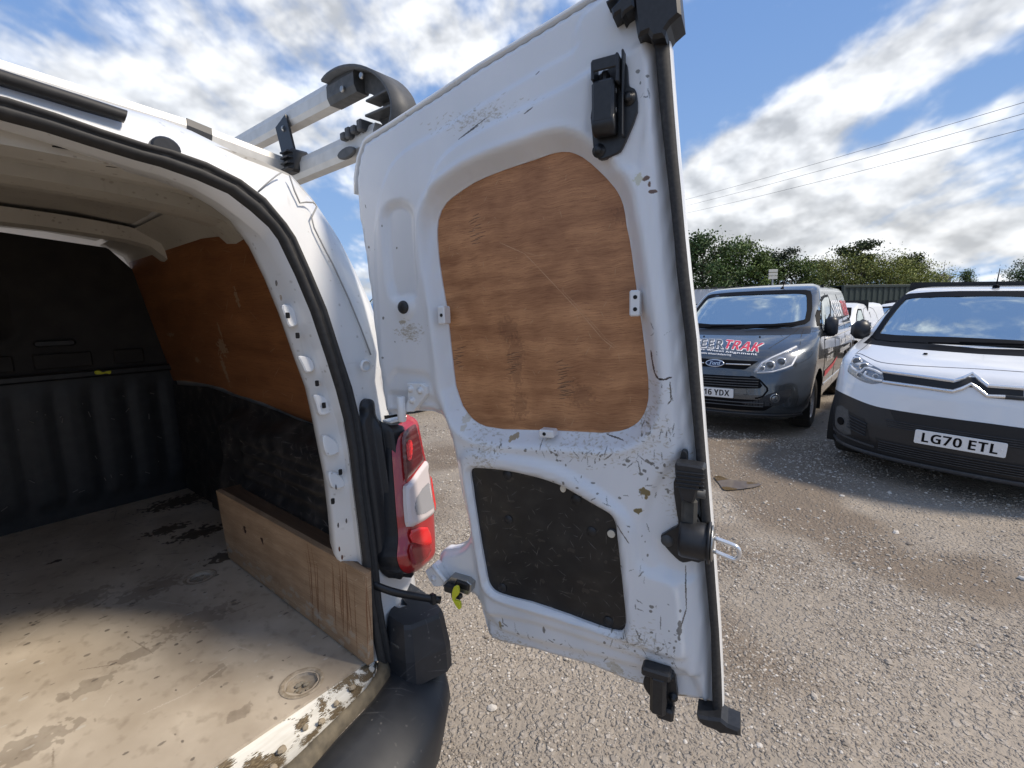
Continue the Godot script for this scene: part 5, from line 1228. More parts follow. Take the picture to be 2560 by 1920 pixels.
func dark_van():
	var van := thing("dark_grey_van", "dark grey metallic van with red and white lettering on its bonnet", "van")
	pose(van, Vector3(2.476,0,-5.8), 40.2)
	var S := Shell.new([[0.2,-0.14,0.8,0.4,2.6],[0.26,-0.03,0.9,0.45,2.6],[0.36,0,0.955,0.5,2.6],[0.5,0,0.975,0.52,2.7],[0.66,-0.015,0.985,0.56,2.7],[0.82,-0.05,0.99,0.62,2.7],[0.9,-0.085,0.99,0.64,2.6],[0.97,-0.13,0.985,0.66,2.5],[1.02,-0.2,0.98,0.62,2.5],[1.08,-0.36,0.975,0.52,2.5],[1.14,-0.58,0.97,0.42,2.6],[1.2,-0.84,0.96,0.36,2.7],[1.24,-1.02,0.945,0.36,2.4],[1.37,-1.2,0.91,0.34,2.4],[1.55,-1.46,0.86,0.31,2.4],[1.73,-1.75,0.8,0.26,2.4],[1.79,-1.9,0.77,0.22,2.5],[1.84,-2.1,0.72,0.2,2.6],[1.875,-2.4,0.63,0.2,2.6],[1.89,-2.8,0.45,0.2,2.6],[1.895,-3.2,0.1,0.1,2.6]], -4.95)
	var paint := mat(lin(.085, .095, .105), .25, .6)
	paint.clearcoat_enabled = true; paint.clearcoat = 1.0; paint.clearcoat_roughness = .03
	var wl := v2([-.0,1.255, .40,1.258, .62,1.275, .76,1.31, .80,1.35, .785,1.5, .735,1.68, .70,1.745, .64,1.762, .36,1.775, 0,1.778])
	var ws := wl.duplicate(); ws.append_array(flip(wl).slice(1, wl.size() - 1))
	var win := v2([-1.467,1.419, -1.576,1.486, -1.847,1.631, -2.249,1.69, -2.7,1.708, -2.748,1.635, -2.61,1.514, -2.388,1.399, -1.912,1.32, -1.39,1.278, -1.302,1.282])
	base_van(van, S, paint, ws, [win], [Vector2(-.97, .34), Vector2(-3.92, .34)], .43, func(_c): return false, M.alloy)
	# side window half lowered: the pillar between quarter glass and door glass
	bar_side(van, S, v2([-2.002,1.665, -1.635,1.468, -1.38,1.278]), .02, .006, M.ink)
	# nose
	patch("upper_grille", S, v2([-.239,.931, -.022,.92, .188,.919, .472,.912, .398,.856, .345,.813, .205,.817, -.03,.829, -.218,.829]), .003, M.ink, van, .02)
	patch("main_grille", S, v2([-.44,.735, .44,.735, .50,.70, .545,.635, .52,.60, .30,.590, 0,.588, -.30,.590, -.52,.60, -.545,.635, -.50,.70]), .003, M.ink, van, .025)
	for k in 4:
		var y := .708 - k * .030
		bar("grille_slat", S, line2(Vector2(-.50, y), Vector2(.50, y), 14), .012, .012, .010, M.grey_plastic, van)
	var oct := v2([-.44,.742, .44,.742, .52,.70, .60,.61, .605,.575, .56,.50, .50,.475, -.50,.475, -.56,.50, -.605,.575, -.60,.61, -.52,.70])
	part("grille_surround", strip(S, oct, inset(oct, .018), .006), M.ink, van)
	for sg in [-1.0, 1.0]: bar("chrome_bar", S, line2(Vector2(.13 * sg, .868), Vector2(.40 * sg, .866), 6), .014, .014, .012, M.chrome, van)
	var em := S.at_front(0, .872, .006)
	var badge := holder("badge", van, em, Basis(Vector3.RIGHT, -.3))
	part("badge_rim", slabmesh(oval(Vector2.ZERO, .112, .046, 28), -.005, .014, .004), M.chrome, badge)
	part("badge_face", slabmesh(oval(Vector2.ZERO, .101, .037, 28), 0, .0165, .002), mat(lin(.008, .014, .05), .2), badge)
	part("badge_script", lettering("Ford", func(u, v): return Vector3(-.062 + .124 * u + .012 * v, -.022 + .044 * v, .018), true, [Vector2.ZERO], true), M.chrome, badge)
	plate(van, Vector3(-.01, .525, .012), "DU16 YDX")
	patch("lower_intake", S, v2([-.50,.462, .50,.462, .62,.44, .66,.40, .58,.335, .3,.325, -.3,.325, -.58,.335, -.66,.40, -.62,.44]), .003, M.ink, van, .03)
	for k in 2: bar("grille_slat", S, line2(Vector2(-.56, .425 - k * .04), Vector2(.56, .425 - k * .04), 14), .014, .012, .010, M.grey_plastic, van)
	bar("splitter", S, line2(Vector2(-.90, .285), Vector2(.90, .285), 24), .03, .03, .012, M.black, van)
	var fp := v2([.303,.429, .464,.446, .528,.474, .601,.533, .698,.573, .82,.594, .814,.525, .774,.441, .687,.403, .531,.387, .382,.397])
	for k in 2:
		var pl := fp if k == 0 else flip(fp)
		patch("fog_lamp_recess", S, pl, .003, M.bumper, van, .02)
		var c: Vector2 = v2([.673,.488])[0]; if k == 1: c.x = -c.x
		var b := MB.new(true); b.lathe(v2([0,.015, .03,.012, .042,.004, .05,.012, .056,0]), Transform3D(Basis(Vector3.UP, signf(c.x) * .6) * Basis(Vector3.RIGHT, PI / 2), S.at_front(c.x, c.y, .004)), 18)
		part("fog_lamp", b.done(), mat(lin(.25, .26, .27), .12, .7), van)
	var hl := crv(v2([.439,.798, .493,.904, .577,.962, .678,1.017, .747,1.061, .79,1.085, .82,1.042, .831,.982, .821,.905, .797,.844, .733,.81, .653,.788, .547,.768, .474,.771]), 2)
	for k in 2:
		var pl := hl if k == 0 else flip(hl)
		var sx := 1.0 if k == 0 else -1.0
		var a: Vector2 = v2([.59,.864])[0]; var c: Vector2 = v2([.692,.9])[0]; var e: Vector2 = v2([.521,.827])[0]
		var d1 := v2([.464,.794, .512,.89, .599,.949, .694,1, .792,1.06]); var d2 := v2([.477,.78, .623,.792, .731,.828, .792,.862, .819,.957])
		if k == 1: a.x = -a.x; c.x = -c.x; e.x = -e.x; d1 = flip(d1); d2 = flip(d2)
		headlight(van, S, pl, [[a, .052], [c, .05], [e, .03]], [d1, d2])
	# bonnet seams, cowl, wipers, lettering
	var sm := mat(lin(.004, .004, .005), .7)
	for k in 2:
		var ln := v2([.709,1.262, .686,1.209, .63,1.144, .58,1.095, .535,1.046]); if k == 1: ln = flip(ln)
		bar("bonnet_crease", S, ln, .006, .006, .001, sm, van)
		var l2 := v2([.763,1.251, .783,1.174, .82,1.084]); if k == 1: l2 = flip(l2)
		bar("wing_seam", S, l2, .007, .007, .001, sm, van)
	patch("cowl", S, v2([-.86,1.20, -.6,1.19, 0,1.185, .6,1.19, .86,1.20, .82,1.285, .62,1.262, 0,1.245, -.62,1.262, -.82,1.285]), .006, M.black, van, .03)
	wiper(van, S, Vector2(.10, 1.235), Vector2(.55, 1.275)); wiper(van, S, Vector2(-.55, 1.245), Vector2(-.05, 1.275))
	for x in [-.35, .35]: part("washer_jet", boxmesh(Vector3(.02, .012, .02), .004), M.ink, van, S.at_front(x, 1.165, .006))
	var q := v2([-.562,1.123, -.023,1.123, .424,1.103, .449,1.005, .014,1.056, -.463,1.044])
	var onb := func(a: Vector2, b: Vector2, top_a: Vector2, top_b: Vector2, shear: float, off: float) -> Callable:
		return func(u, v):
			var p := a.lerp(b, u).lerp(top_a.lerp(top_b, u), v)
			return S.at_front(p.x + shear * v, p.y, off)
	var g := v2([-.319,1.053, .037,1.04, -.062,1.131, -.418,1.135]); var rd := v2([.034,1.044, .446,1.013, .435,1.099, -.028,1.132])
	var out := [Vector2(.012, 0), Vector2(-.012, 0), Vector2(0, .05), Vector2(0, -.05), Vector2(.012, -.07), Vector2(.02, -.09)]
	var gl: Vector2 = g[0] - (g[1] - g[0]) * .35; var gt: Vector2 = g[3] - (g[2] - g[3]) * .35
	part("bonnet_lettering", lettering("STEER", onb.call(gl, g[1], gt, g[2], .02, .004), true, out), M.decal_white, van)
	part("bonnet_lettering", lettering("STEER", onb.call(gl, g[1], gt, g[2], .02, .007)), mat(lin(.06, .065, .07), .4), van)
	part("bonnet_lettering", lettering("TRAK", onb.call(rd[0], rd[1], rd[3], rd[2], .02, .004), true, out), M.decal_white, van)
	part("bonnet_lettering", lettering("TRAK", onb.call(rd[0], rd[1], rd[3], rd[2], .02, .007)), M.decal_red, van)
	var t := v2([-.276,1.019, .449,.966, .439,.996, -.296,1.04])
	var tl: Vector2 = t[0] - (t[1] - t[0]) * .55; var tt: Vector2 = t[3] - (t[2] - t[3]) * .55
	part("bonnet_lettering", lettering("Precision Laser Wheel Alignment", onb.call(tl, t[1], tt, t[2], .0, .006)), M.decal_white, van)
	var m := v2([-.231,.974, .171,.955, .167,.982, -.238,.997])
	part("bonnet_lettering", lettering("Mobile Wheel Balancing", onb.call(m[0], m[1], m[3], m[2], .0, .006)), M.decal_white, van)
	# right flank: glossy film with lettering, rub strip, handle, seams
	var onside := func(z0: float, z1: float, y0: float, y1: float, off: float) -> Callable:
		return func(u, v): return Vector3(S.side(lerpf(z0, z1, u), lerpf(y0, y1, v)) + off, lerpf(y0, y1, v), lerpf(z0, z1, u))
	part("flank_lettering", lettering("STEER", onside.call(-2.75, -3.9, 1.36, 1.62, .006)), M.decal_white, van)
	part("flank_lettering", lettering("TRAK", onside.call(-3.95, -4.75, 1.36, 1.62, .006)), M.decal_red, van)
	part("flank_lettering", lettering("Laser Wheel", onside.call(-3.0, -4.6, .92, 1.04, .006)), M.decal_white, van)
	part("flank_lettering", lettering("Alignment", onside.call(-3.0, -4.4, .76, .88, .006)), M.decal_white, van)
	part("flank_lettering", lettering("Call us", onside.call(-1.62, -2.10, .90, .97, .006)), M.decal_white, van)
	part("flank_lettering", lettering("07771 60235", onside.call(-1.55, -2.16, .80, .87, .006)), M.decal_white, van)
	part("flank_swoosh", relief(v2([-1.45,.60, -2.2,.66, -2.9,.80, -2.2,.72, -1.45,.68]), [], .06, func(p): return S.side(p.x, p.y) + .006, NAN, true), M.decal_red, van)
	for y in [.50, 1.10, 1.24]: bar_side(van, S, line2(Vector2(-1.45, y), Vector2(-4.85 if y > 1 else -3.4, y), 10), .03 if y < 1 else .018, .012, M.chrome if y < 1 else M.alu)
	for z in [-1.36, -2.42, -3.7]: bar_side(van, S, line2(Vector2(z, .35), Vector2(z, 1.72 if z < -2 else 1.2), 8), .008, .004, sm)
	part("door_handle", boxmesh(Vector3(.03, .035, .17), .01), paint, van, Vector3(S.side(-2.25, 1.12) + .015, 1.14, -2.25))
	part("fuel_flap", boxmesh(Vector3(.01, .05, .08), .004), M.ink, van, Vector3(S.side(-4.6, 1.28) + .004, 1.30, -4.62))
	mirror(van, Vector3(1.03, 1.27, -1.42), Vector3(.15, .25, .12), Vector3(-.16, -.14, 0), M.black)
	mirror(van, Vector3(-1.03, 1.27, -1.42), Vector3(.15, .25, .12), Vector3(.16, -.14, 0), M.black)
	aerial(van, Vector3(.33, 1.79, -1.98), Vector3(.36, 2.12, -2.25))

func bar_side(van: Node3D, S: Shell, pts: PackedVector2Array, w: float, d: float, m: Material, called := "side_trim"):
	var path := PackedVector3Array()
	for p in pts: path.append(Vector3(S.side(p.x, p.y) + .002, p.y, p.x))
	var b := MB.new(); b.sweep(path, rrect(Vector2.ZERO, d, w, minf(w, d) * .3, 2), Vector3.UP if absf(path[0].y - path[1].y) < .01 else Vector3.BACK)
	part(called, b.done(), m, van)

func aerial(van: Node3D, a: Vector3, b: Vector3):
	var m := MB.new(true); m.rod(a, a.lerp(b, .12), .03, .012, 10); m.rod(a.lerp(b, .1), b, .007, .003, 8)
	part("aerial", m.done(), M.ink, van)

func white_front_van():
	var van := thing("white_van", "white van with a black lower bumper, chevron chrome bars and a plate reading LG70 ETL", "van")
	pose(van, Vector3(3.409,-.005,-3.559), 46.447, -2.823)
	var S := Shell.new([[0.18,-0.16,0.8,0.45,2.6],[0.24,-0.04,0.88,0.5,2.6],[0.36,0,0.93,0.55,2.6],[0.5,0,0.945,0.58,2.7],[0.655,-0.012,0.955,0.6,2.7],[0.8,-0.04,0.96,0.62,2.6],[0.92,-0.09,0.96,0.62,2.5],[0.98,-0.14,0.955,0.6,2.4],[1.02,-0.26,0.95,0.56,2.4],[1.06,-0.44,0.945,0.5,2.4],[1.1,-0.66,0.935,0.44,2.4],[1.14,-0.86,0.92,0.42,2.3],[1.17,-0.98,0.905,0.42,2.3],[1.3,-1.2,0.865,0.4,2.3],[1.44,-1.46,0.81,0.36,2.3],[1.58,-1.74,0.74,0.3,2.3],[1.64,-1.88,0.7,0.26,2.4],[1.68,-2.05,0.65,0.24,2.5],[1.71,-2.4,0.55,0.2,2.6],[1.72,-2.8,0.4,0.2,2.6],[1.725,-3.2,0.1,0.1,2.6]], -4.6)
	var paint := mat(lin(.72, .73, .735), .25)
	paint.clearcoat_enabled = true; paint.clearcoat = 1.0; paint.clearcoat_roughness = .04
	var half := v2([.258,1.174, .018,1.162, -.19,1.16, -.413,1.154, -.627,1.148, -.771,1.152, -.831,1.177, -.812,1.267, -.793,1.38, -.756,1.508, -.715,1.605, -.662,1.618, -.476,1.634, -.255,1.642, .036,1.649])
	var wr := PackedVector2Array()
	for p in half:
		if p.x < -.02: wr.append(p)
	var wsr := wr.duplicate(); wsr.append_array(flip(wr))
	var bump := func(c: Vector3) -> bool:
		return c.y < .655 and c.z > -.95
	base_van(van, S, paint, wsr, [v2([-1.45,1.16, -2.3,1.14, -2.35,1.5, -1.95,1.56, -1.75,1.46])], [Vector2(-.93, .33), Vector2(-4.0, .33)], .41, bump, M.alloy, .05)
	var ub := v2([-.555,.946, -.326,.943, -.092,.934, -.044,.96, .001,.992, .05,.96, .099,.924, .284,.927])
	var lb := v2([-.531,.864, -.311,.864, -.087,.857, -.039,.885, .007,.924, .056,.892, .105,.853, .198,.86])
	var sm := mat(lin(.006, .006, .007), .6)
	var gap := ub.duplicate()
	var full_lb := v2([-.531,.864, -.311,.864, -.087,.857, -.039,.885, .007,.924, .056,.892, .105,.853, .294,.859])
	for i in range(full_lb.size() - 1, -1, -1): gap.append(full_lb[i] - Vector2(0, .012))
	var band := gap.duplicate()
	patch("grille_opening", S, band, .002, sm, van, .02)
	var right := PackedVector2Array()
	for p in ub: right.append(Vector2(-p.x, p.y))
	var ubc := ub.duplicate(); ubc.append(Vector2(.52, ub[-1].y - .0))
	bar("chrome_chevron_bar", S, ubc, .030, .030, .006, M.chrome, van)
	bar("chrome_chevron_bar", S, lb, .030, .028, .006, M.chrome, van)
	bar("broken_bar_stub", S, line2(lb[-1], Vector2(.55, lb[-1].y), 8), .034, .03, .004, M.bumper, van)
	var hl := crv(v2([-.833,1.038, -.76,1.021, -.685,.998, -.615,.976, -.559,.951, -.543,.912, -.531,.864, -.569,.848, -.611,.834, -.663,.837, -.715,.847, -.777,.869, -.839,.898, -.84,.94, -.835,.986]), 2)
	for k in 2:
		var pl := hl if k == 0 else flip(hl)
		var a: Vector2 = v2([-.782,.988])[0]; var c: Vector2 = v2([-.703,.959])[0]; var e: Vector2 = v2([-.721,.888])[0]; var g: Vector2 = v2([-.595,.9])[0]
		var d1 := v2([-.821,.955, -.789,.93, -.74,.912, -.707,.918, -.69,.951, -.664,.952, -.605,.941, -.552,.924]); var d2 := v2([-.669,.924, -.679,.896, -.653,.883, -.594,.87, -.538,.87])
		if k == 1: a.x = -a.x; c.x = -c.x; e.x = -e.x; g.x = -g.x; d1 = flip(d1); d2 = flip(d2)
		headlight(van, S, pl, [[a, .036], [c, .034], [e, .022], [g, .02]], [d1, d2])
	bar("bonnet_seam", S, crv(v2([-.843,1.039, -.804,1.047, -.718,1.032, -.591,1.01, -.402,1.011, -.126,1.021, .079,1.027, .272,1.028]), 3, false), .006, .006, .000, sm, van)
	bar("bonnet_seam", S, crv(v2([-.804,1.139, -.81,1.111, -.819,1.08, -.837,1.049]), 3, false), .006, .006, .000, sm, van)
	var cowl := PackedVector2Array(); 
	patch("cowl", S, v2([-.86,1.12, -.6,1.115, 0,1.11, .6,1.115, .86,1.12, .84,1.19, .6,1.165, 0,1.145, -.6,1.165, -.84,1.19]), .005, M.ink, van, .03)
	wiper(van, S, Vector2(-.35, 1.14), Vector2(.25, 1.165)); wiper(van, S, Vector2(.3, 1.14), Vector2(.75, 1.18))
	for x in [-.33, .33]: part("washer_jet", boxmesh(Vector3(.03, .014, .03), .005), M.ink, van, S.at_front(x, 1.085, .006))
	var up := v2([-.452,.65, -.253,.655, -.016,.656, .158,.658, .321,.656, .333,.57, .15,.563, -.119,.562, -.384,.55, -.408,.572])
	var upm := up.duplicate()
	patch("upper_bumper_grille", S, up, .003, sm, van, .02)
	var ur := v2([.05,.575, .50,.575, .56,.565, .53,.505, .46,.50, .05,.505])
	patch("upper_bumper_grille", S, ur, .0035, sm, van, .02)
	for k in 4:
		var y := .563 - k * .017
		bar("grille_slat", S, line2(Vector2(-.47 + k * .01, y), Vector2(.50 - k * .01, y), 16), .006, .008, .008, M.bumper, van)
	patch("lower_bumper_grille", S, v2([-.52,.395, -.2,.385, .2,.385, .52,.395, .50,.30, .2,.275, -.2,.275, -.50,.30]), .003, sm, van, .025)
	for k in 5:
		var y := .372 - k * .020
		bar("grille_slat", S, line2(Vector2(-.49, y), Vector2(.49, y), 16), .007, .008, .008, M.bumper, van)
	var fog := v2([-.881,.558, -.84,.59, -.765,.57, -.738,.483, -.708,.357, -.766,.333, -.832,.345, -.873,.389, -.887,.477])
	var vent := v2([-.757,.562, -.691,.545, -.621,.529, -.588,.448, -.552,.342, -.633,.337, -.701,.356])
	for k in 2:
		var fg := fog if k == 0 else flip(fog); var vt := vent if k == 0 else flip(vent)
		patch("fog_lamp_blank", S, fg, .003, M.grey_plastic, van, .02)
		var c: Vector2 = v2([-.813,.448])[0]; if k == 1: c.x = -c.x
		part("blank_cap", slabmesh(oval(Vector2.ZERO, .045, .036, 18), -.01, .008, .004, Transform3D(Basis(Vector3.UP, signf(c.x) * .8), Vector3.ZERO)), M.ink, van, S.at_front(c.x, c.y, .004))
		patch("side_vent", S, vt, .003, sm, van, .02)
		for j in 5:
			var a: Vector2 = v2([-.744,.525, -.593,.49])[0]; var b: Vector2 = v2([-.744,.525, -.593,.49])[1]
			a.y -= j * .026; b.y -= j * .026 + .0
			if k == 1: a.x = -a.x; b.x = -b.x
			bar("vent_slat", S, line2(a, b, 5), .010, .008, .010, M.bumper, van)
	bar("splitter", S, line2(Vector2(-.90, .235), Vector2(.90, .235), 24), .035, .04, .006, M.bumper, van)
	bar("bumper_ledge", S, line2(Vector2(-.925, .33), Vector2(-.52, .30), 12), .010, .02, .002, M.bumper, van)
	plate(van, Vector3(-.0, .480, .022), "LG70 ETL")
	mirror(van, Vector3(-.95, 1.235, -1.32), Vector3(.17, .19, .14), Vector3(.14, -.1, 0), M.black)
	mirror(van, Vector3(.95, 1.235, -1.32), Vector3(.17, .19, .14), Vector3(-.14, -.1, 0), M.black)
	part("paper_sheet", boxmesh(Vector3(.34, .004, .16)), mat(lin(.5, .62, .52), .7), van, Vector3(-.52, 1.165, -1.27))
	aerial(van, Vector3(0, 1.69, -2.05), Vector3(.0, 1.88, -2.18))

func small_row_van(label: String, at: Vector3, az: float, roof: float, paint: Material, called := "row_van") -> Node3D:
	var van := thing(called, label, "van", "white vans parked behind the front row")
	pose(van, at, az)
	var k := roof / 1.62
	var R := [[.20,-.14,.74,.40,2.6],[.26,-.03,.82,.45,2.6],[.50,0,.86,.52,2.7],[.72,-.05,.87,.56,2.7],[.82,-.12,.87,.60,2.6],[.90,-.30,.87,.50,2.5],[.98,-.62,.865,.42,2.6],[1.04,-.86,.85,.34,2.4],[1.2,-1.08,.80,.30,2.4],[1.4,-1.42,.74,.26,2.4],[1.5,-1.62,.71,.22,2.5],[1.56,-1.85,.66,.2,2.6],[1.60,-2.2,.5,.2,2.6],[1.62,-2.7,.1,.1,2.6]]
	for r in R: r[0] *= k
	var S := Shell.new(R, -4.2)
	var wl := v2([0,1.06, .5,1.075, .72,1.12, .69,1.3, .62,1.48, .3,1.50, 0,1.505])
	for i in wl.size(): wl[i].y *= k
	var ws := wl.duplicate(); ws.append_array(flip(wl).slice(1, wl.size() - 1))
	var sw := v2([-1.25,1.02, -2.05,1.0, -2.05,1.44, -1.75,1.45, -1.5,1.3])
	for i in sw.size(): sw[i].y *= k
	base_van(van, S, paint, ws, [sw], [Vector2(-.85, .31), Vector2(-3.5, .31)], .39, func(c): return c.y < .5 and c.z > -.6, M.alloy)
	var pn := v2([-2.2,1.0, -3.2,1.0, -3.15,1.42, -2.25,1.44]); for i in pn.size(): pn[i].y *= k
	bar_side(van, S, crv(pn, 3), .012, .006, mat(lin(.2, .2, .2), .6))
	part("flank_number", lettering("1", func(u, v): return Vector3(S.side(-2.65 - .05 * u, (1.2 + .16 * v) * k) + .005, (1.2 + .16 * v) * k, -2.65 - .05 * u)), M.ink, van)
	var hl := v2([.45,.72, .8,.86, .82,.93, .62,.90, .45,.80]); for i in hl.size(): hl[i].y *= k
	headlight(van, S, hl, [[Vector2(.62, .81 * k), .04]], []); headlight(van, S, flip(hl), [[Vector2(-.62, .81 * k), .04]], [])
	mirror(van, Vector3(1.02, 1.08 * k, -1.2), Vector3(.17, .2, .12), Vector3(-.17, -.08, 0), M.black); mirror(van, Vector3(-1.02, 1.08 * k, -1.2), Vector3(.17, .2, .12), Vector3(.17, -.08, 0), M.black)
	aerial(van, Vector3(.2, 1.57 * k, -1.95), Vector3(.25, 1.95 * k, -2.3))
	return van

# ---------------------------------------------------------------- sky, ground, background
func sky_image() -> Image:
	var W := 3072; var H := 1536
	# where the photograph has its cloud banks and blue gaps: direction, half sizes in degrees, tilt, weight
	var ae := v2([-39.823,20.158, -27.103,21.908, -16.778,28.023, -3.76,27.827, 37.768,21.032, 26.733,16.957, 30.511,11.383, 35.709,5.619, 44.219,4.682, 22.797,22.979, 37.387,15.359, -35.377,23.426, -11.392,23.509, 44.758,9.301, -19.684,13.309, 5.467,28.517, 43.319,3.797, -41.826,23.048])
	var ex := [[16,4.2,-18,.5], [16,5.5,-26,.46], [10,4,-20,.34], [7,1.6,28,.4], [20,6,26,.75], [10,2.4,25,.5], [20,4,4,.7], [30,3.5,0,.6], [9,4,0,.4], [8,6,10,-.7], [19,1.9,18,-.6], [10,2.6,-20,-.5], [7,4,0,-.35], [6,3,0,-.4], [3,4,0,-.6], [5,3,0,.15], [6,1.5,0,-.25], [6,3,-20,-.2]]
	var bw := 512; var bh := 128
	var bias := Image.create(bw, bh, false, Image.FORMAT_RF)
	for y in bh:
		var el := 90.0 - (y + .5) / bh * 90.0
		for x in bw:
			var az := (x + .5) / bw * 360.0
			var s := .11
			for i in ex.size():
				var dx := wrapf(az - ae[i].x, -180, 180) * cos(deg_to_rad(el)); var dy := el - ae[i].y
				if absf(dx) > 60 or absf(dy) > 40: continue
				var t := deg_to_rad(ex[i][2])
				var u: float = (dx * cos(t) + dy * sin(t)) / ex[i][0]; var v: float = (-dx * sin(t) + dy * cos(t)) / ex[i][1]
				s += ex[i][3] * exp(-(u * u + v * v) * .9)
			bias.set_pixel(x, y, Color(s, 0, 0))
	bias.resize(W, H / 2, Image.INTERPOLATE_CUBIC)
	var bd := bias.get_data().to_float32_array()
	var n1 := noise(1.0, 6, 7); n1.fractal_gain = .55
	var n2 := noise(2.4, 6, 19); n2.fractal_gain = .58
	n1.domain_warp_enabled = true; n1.domain_warp_amplitude = .4; n1.domain_warp_frequency = .7
	var n3 := noise(6.0, 6, 23); n3.fractal_gain = .58
	var px := PackedFloat32Array(); px.resize(W * H * 3)
	for y in H / 2:
		var el := PI / 2 - (y + .5) / H * PI
		var sy := sin(el); var cy := cos(el)
		var blue := Color(.095, .190, .420).lerp(Color(.24, .37, .56), pow(1.0 - sy, 2.6))
		var low := smoothstep(.30, .02, sy)
		var k := 1.0 / (sy + .20)
		for x in W:
			var az := (x + .5) / W * TAU
			var dx := sin(az) * cy; var dz := -cos(az) * cy
			# streaks drawn out along one direction of the sky, so that they fan out from the horizon ahead
			var va := (dx + dz * .12) * k; var ua := (dz - dx * .12) * k
			var a := n1.get_noise_2d(ua * .55, va * 1.0)
			var b := n2.get_noise_2d(ua * .50, va * 1.25)
			var d := n3.get_noise_3d(dx, sy * 1.7, dz)
			var c := bd[y * W + x] + a * .80 + b * .55 + d * .48 + low * .10
			var cov := smoothstep(-.02, .72, c)
			cov = cov * (.90 + .10 * low)
			var thick := smoothstep(.35, 1.2, c)
			var up := n3.get_noise_3d(dx, (sy + .035) * 1.7, dz)
			var lit := .86 + .55 * (d - up) + .12 * b
			var grey := clampf(thick * (.18 + .42 * b) + low * .10 - .6 * (d - up), 0, .6)
			var cl := Color(.70, .71, .72).lerp(Color(.52, .55, .59), grey) * clampf(lit, .6, 1.15)
			var o := blue.lerp(cl, cov)
			var i := (y * W + x) * 3
			px[i] = o.r; px[i + 1] = o.g; px[i + 2] = o.b
	for i in range(W * H / 2, W * H):
		px[i * 3] = .2; px[i * 3 + 1] = .18; px[i * 3 + 2] = .15
	return Image.create_from_data(W, H, false, Image.FORMAT_RGBF, px.to_byte_array())

var gn: FastNoiseLite
var gn2: FastNoiseLite
func track(x: float, z: float) -> float:   # wheel tracks that vehicles have pressed into the yard
	var t := 0.0
	for k: float in [-3.1, -1.55, 1.2]:
		var d := z - .35 * x + 1.4 * sin(x * .35 + k) * .35 + 3.0 + k * .9
		t = maxf(t, exp(-pow(d / .16, 2)))
	return t
func gh(x: float, z: float) -> float:
	var r := Vector2(x, z).length()
	return (gn.get_noise_2d(x, z) * .022 + gn2.get_noise_2d(x, z) * .010 - .016 * track(x, z)) * ss(60, 20, r)

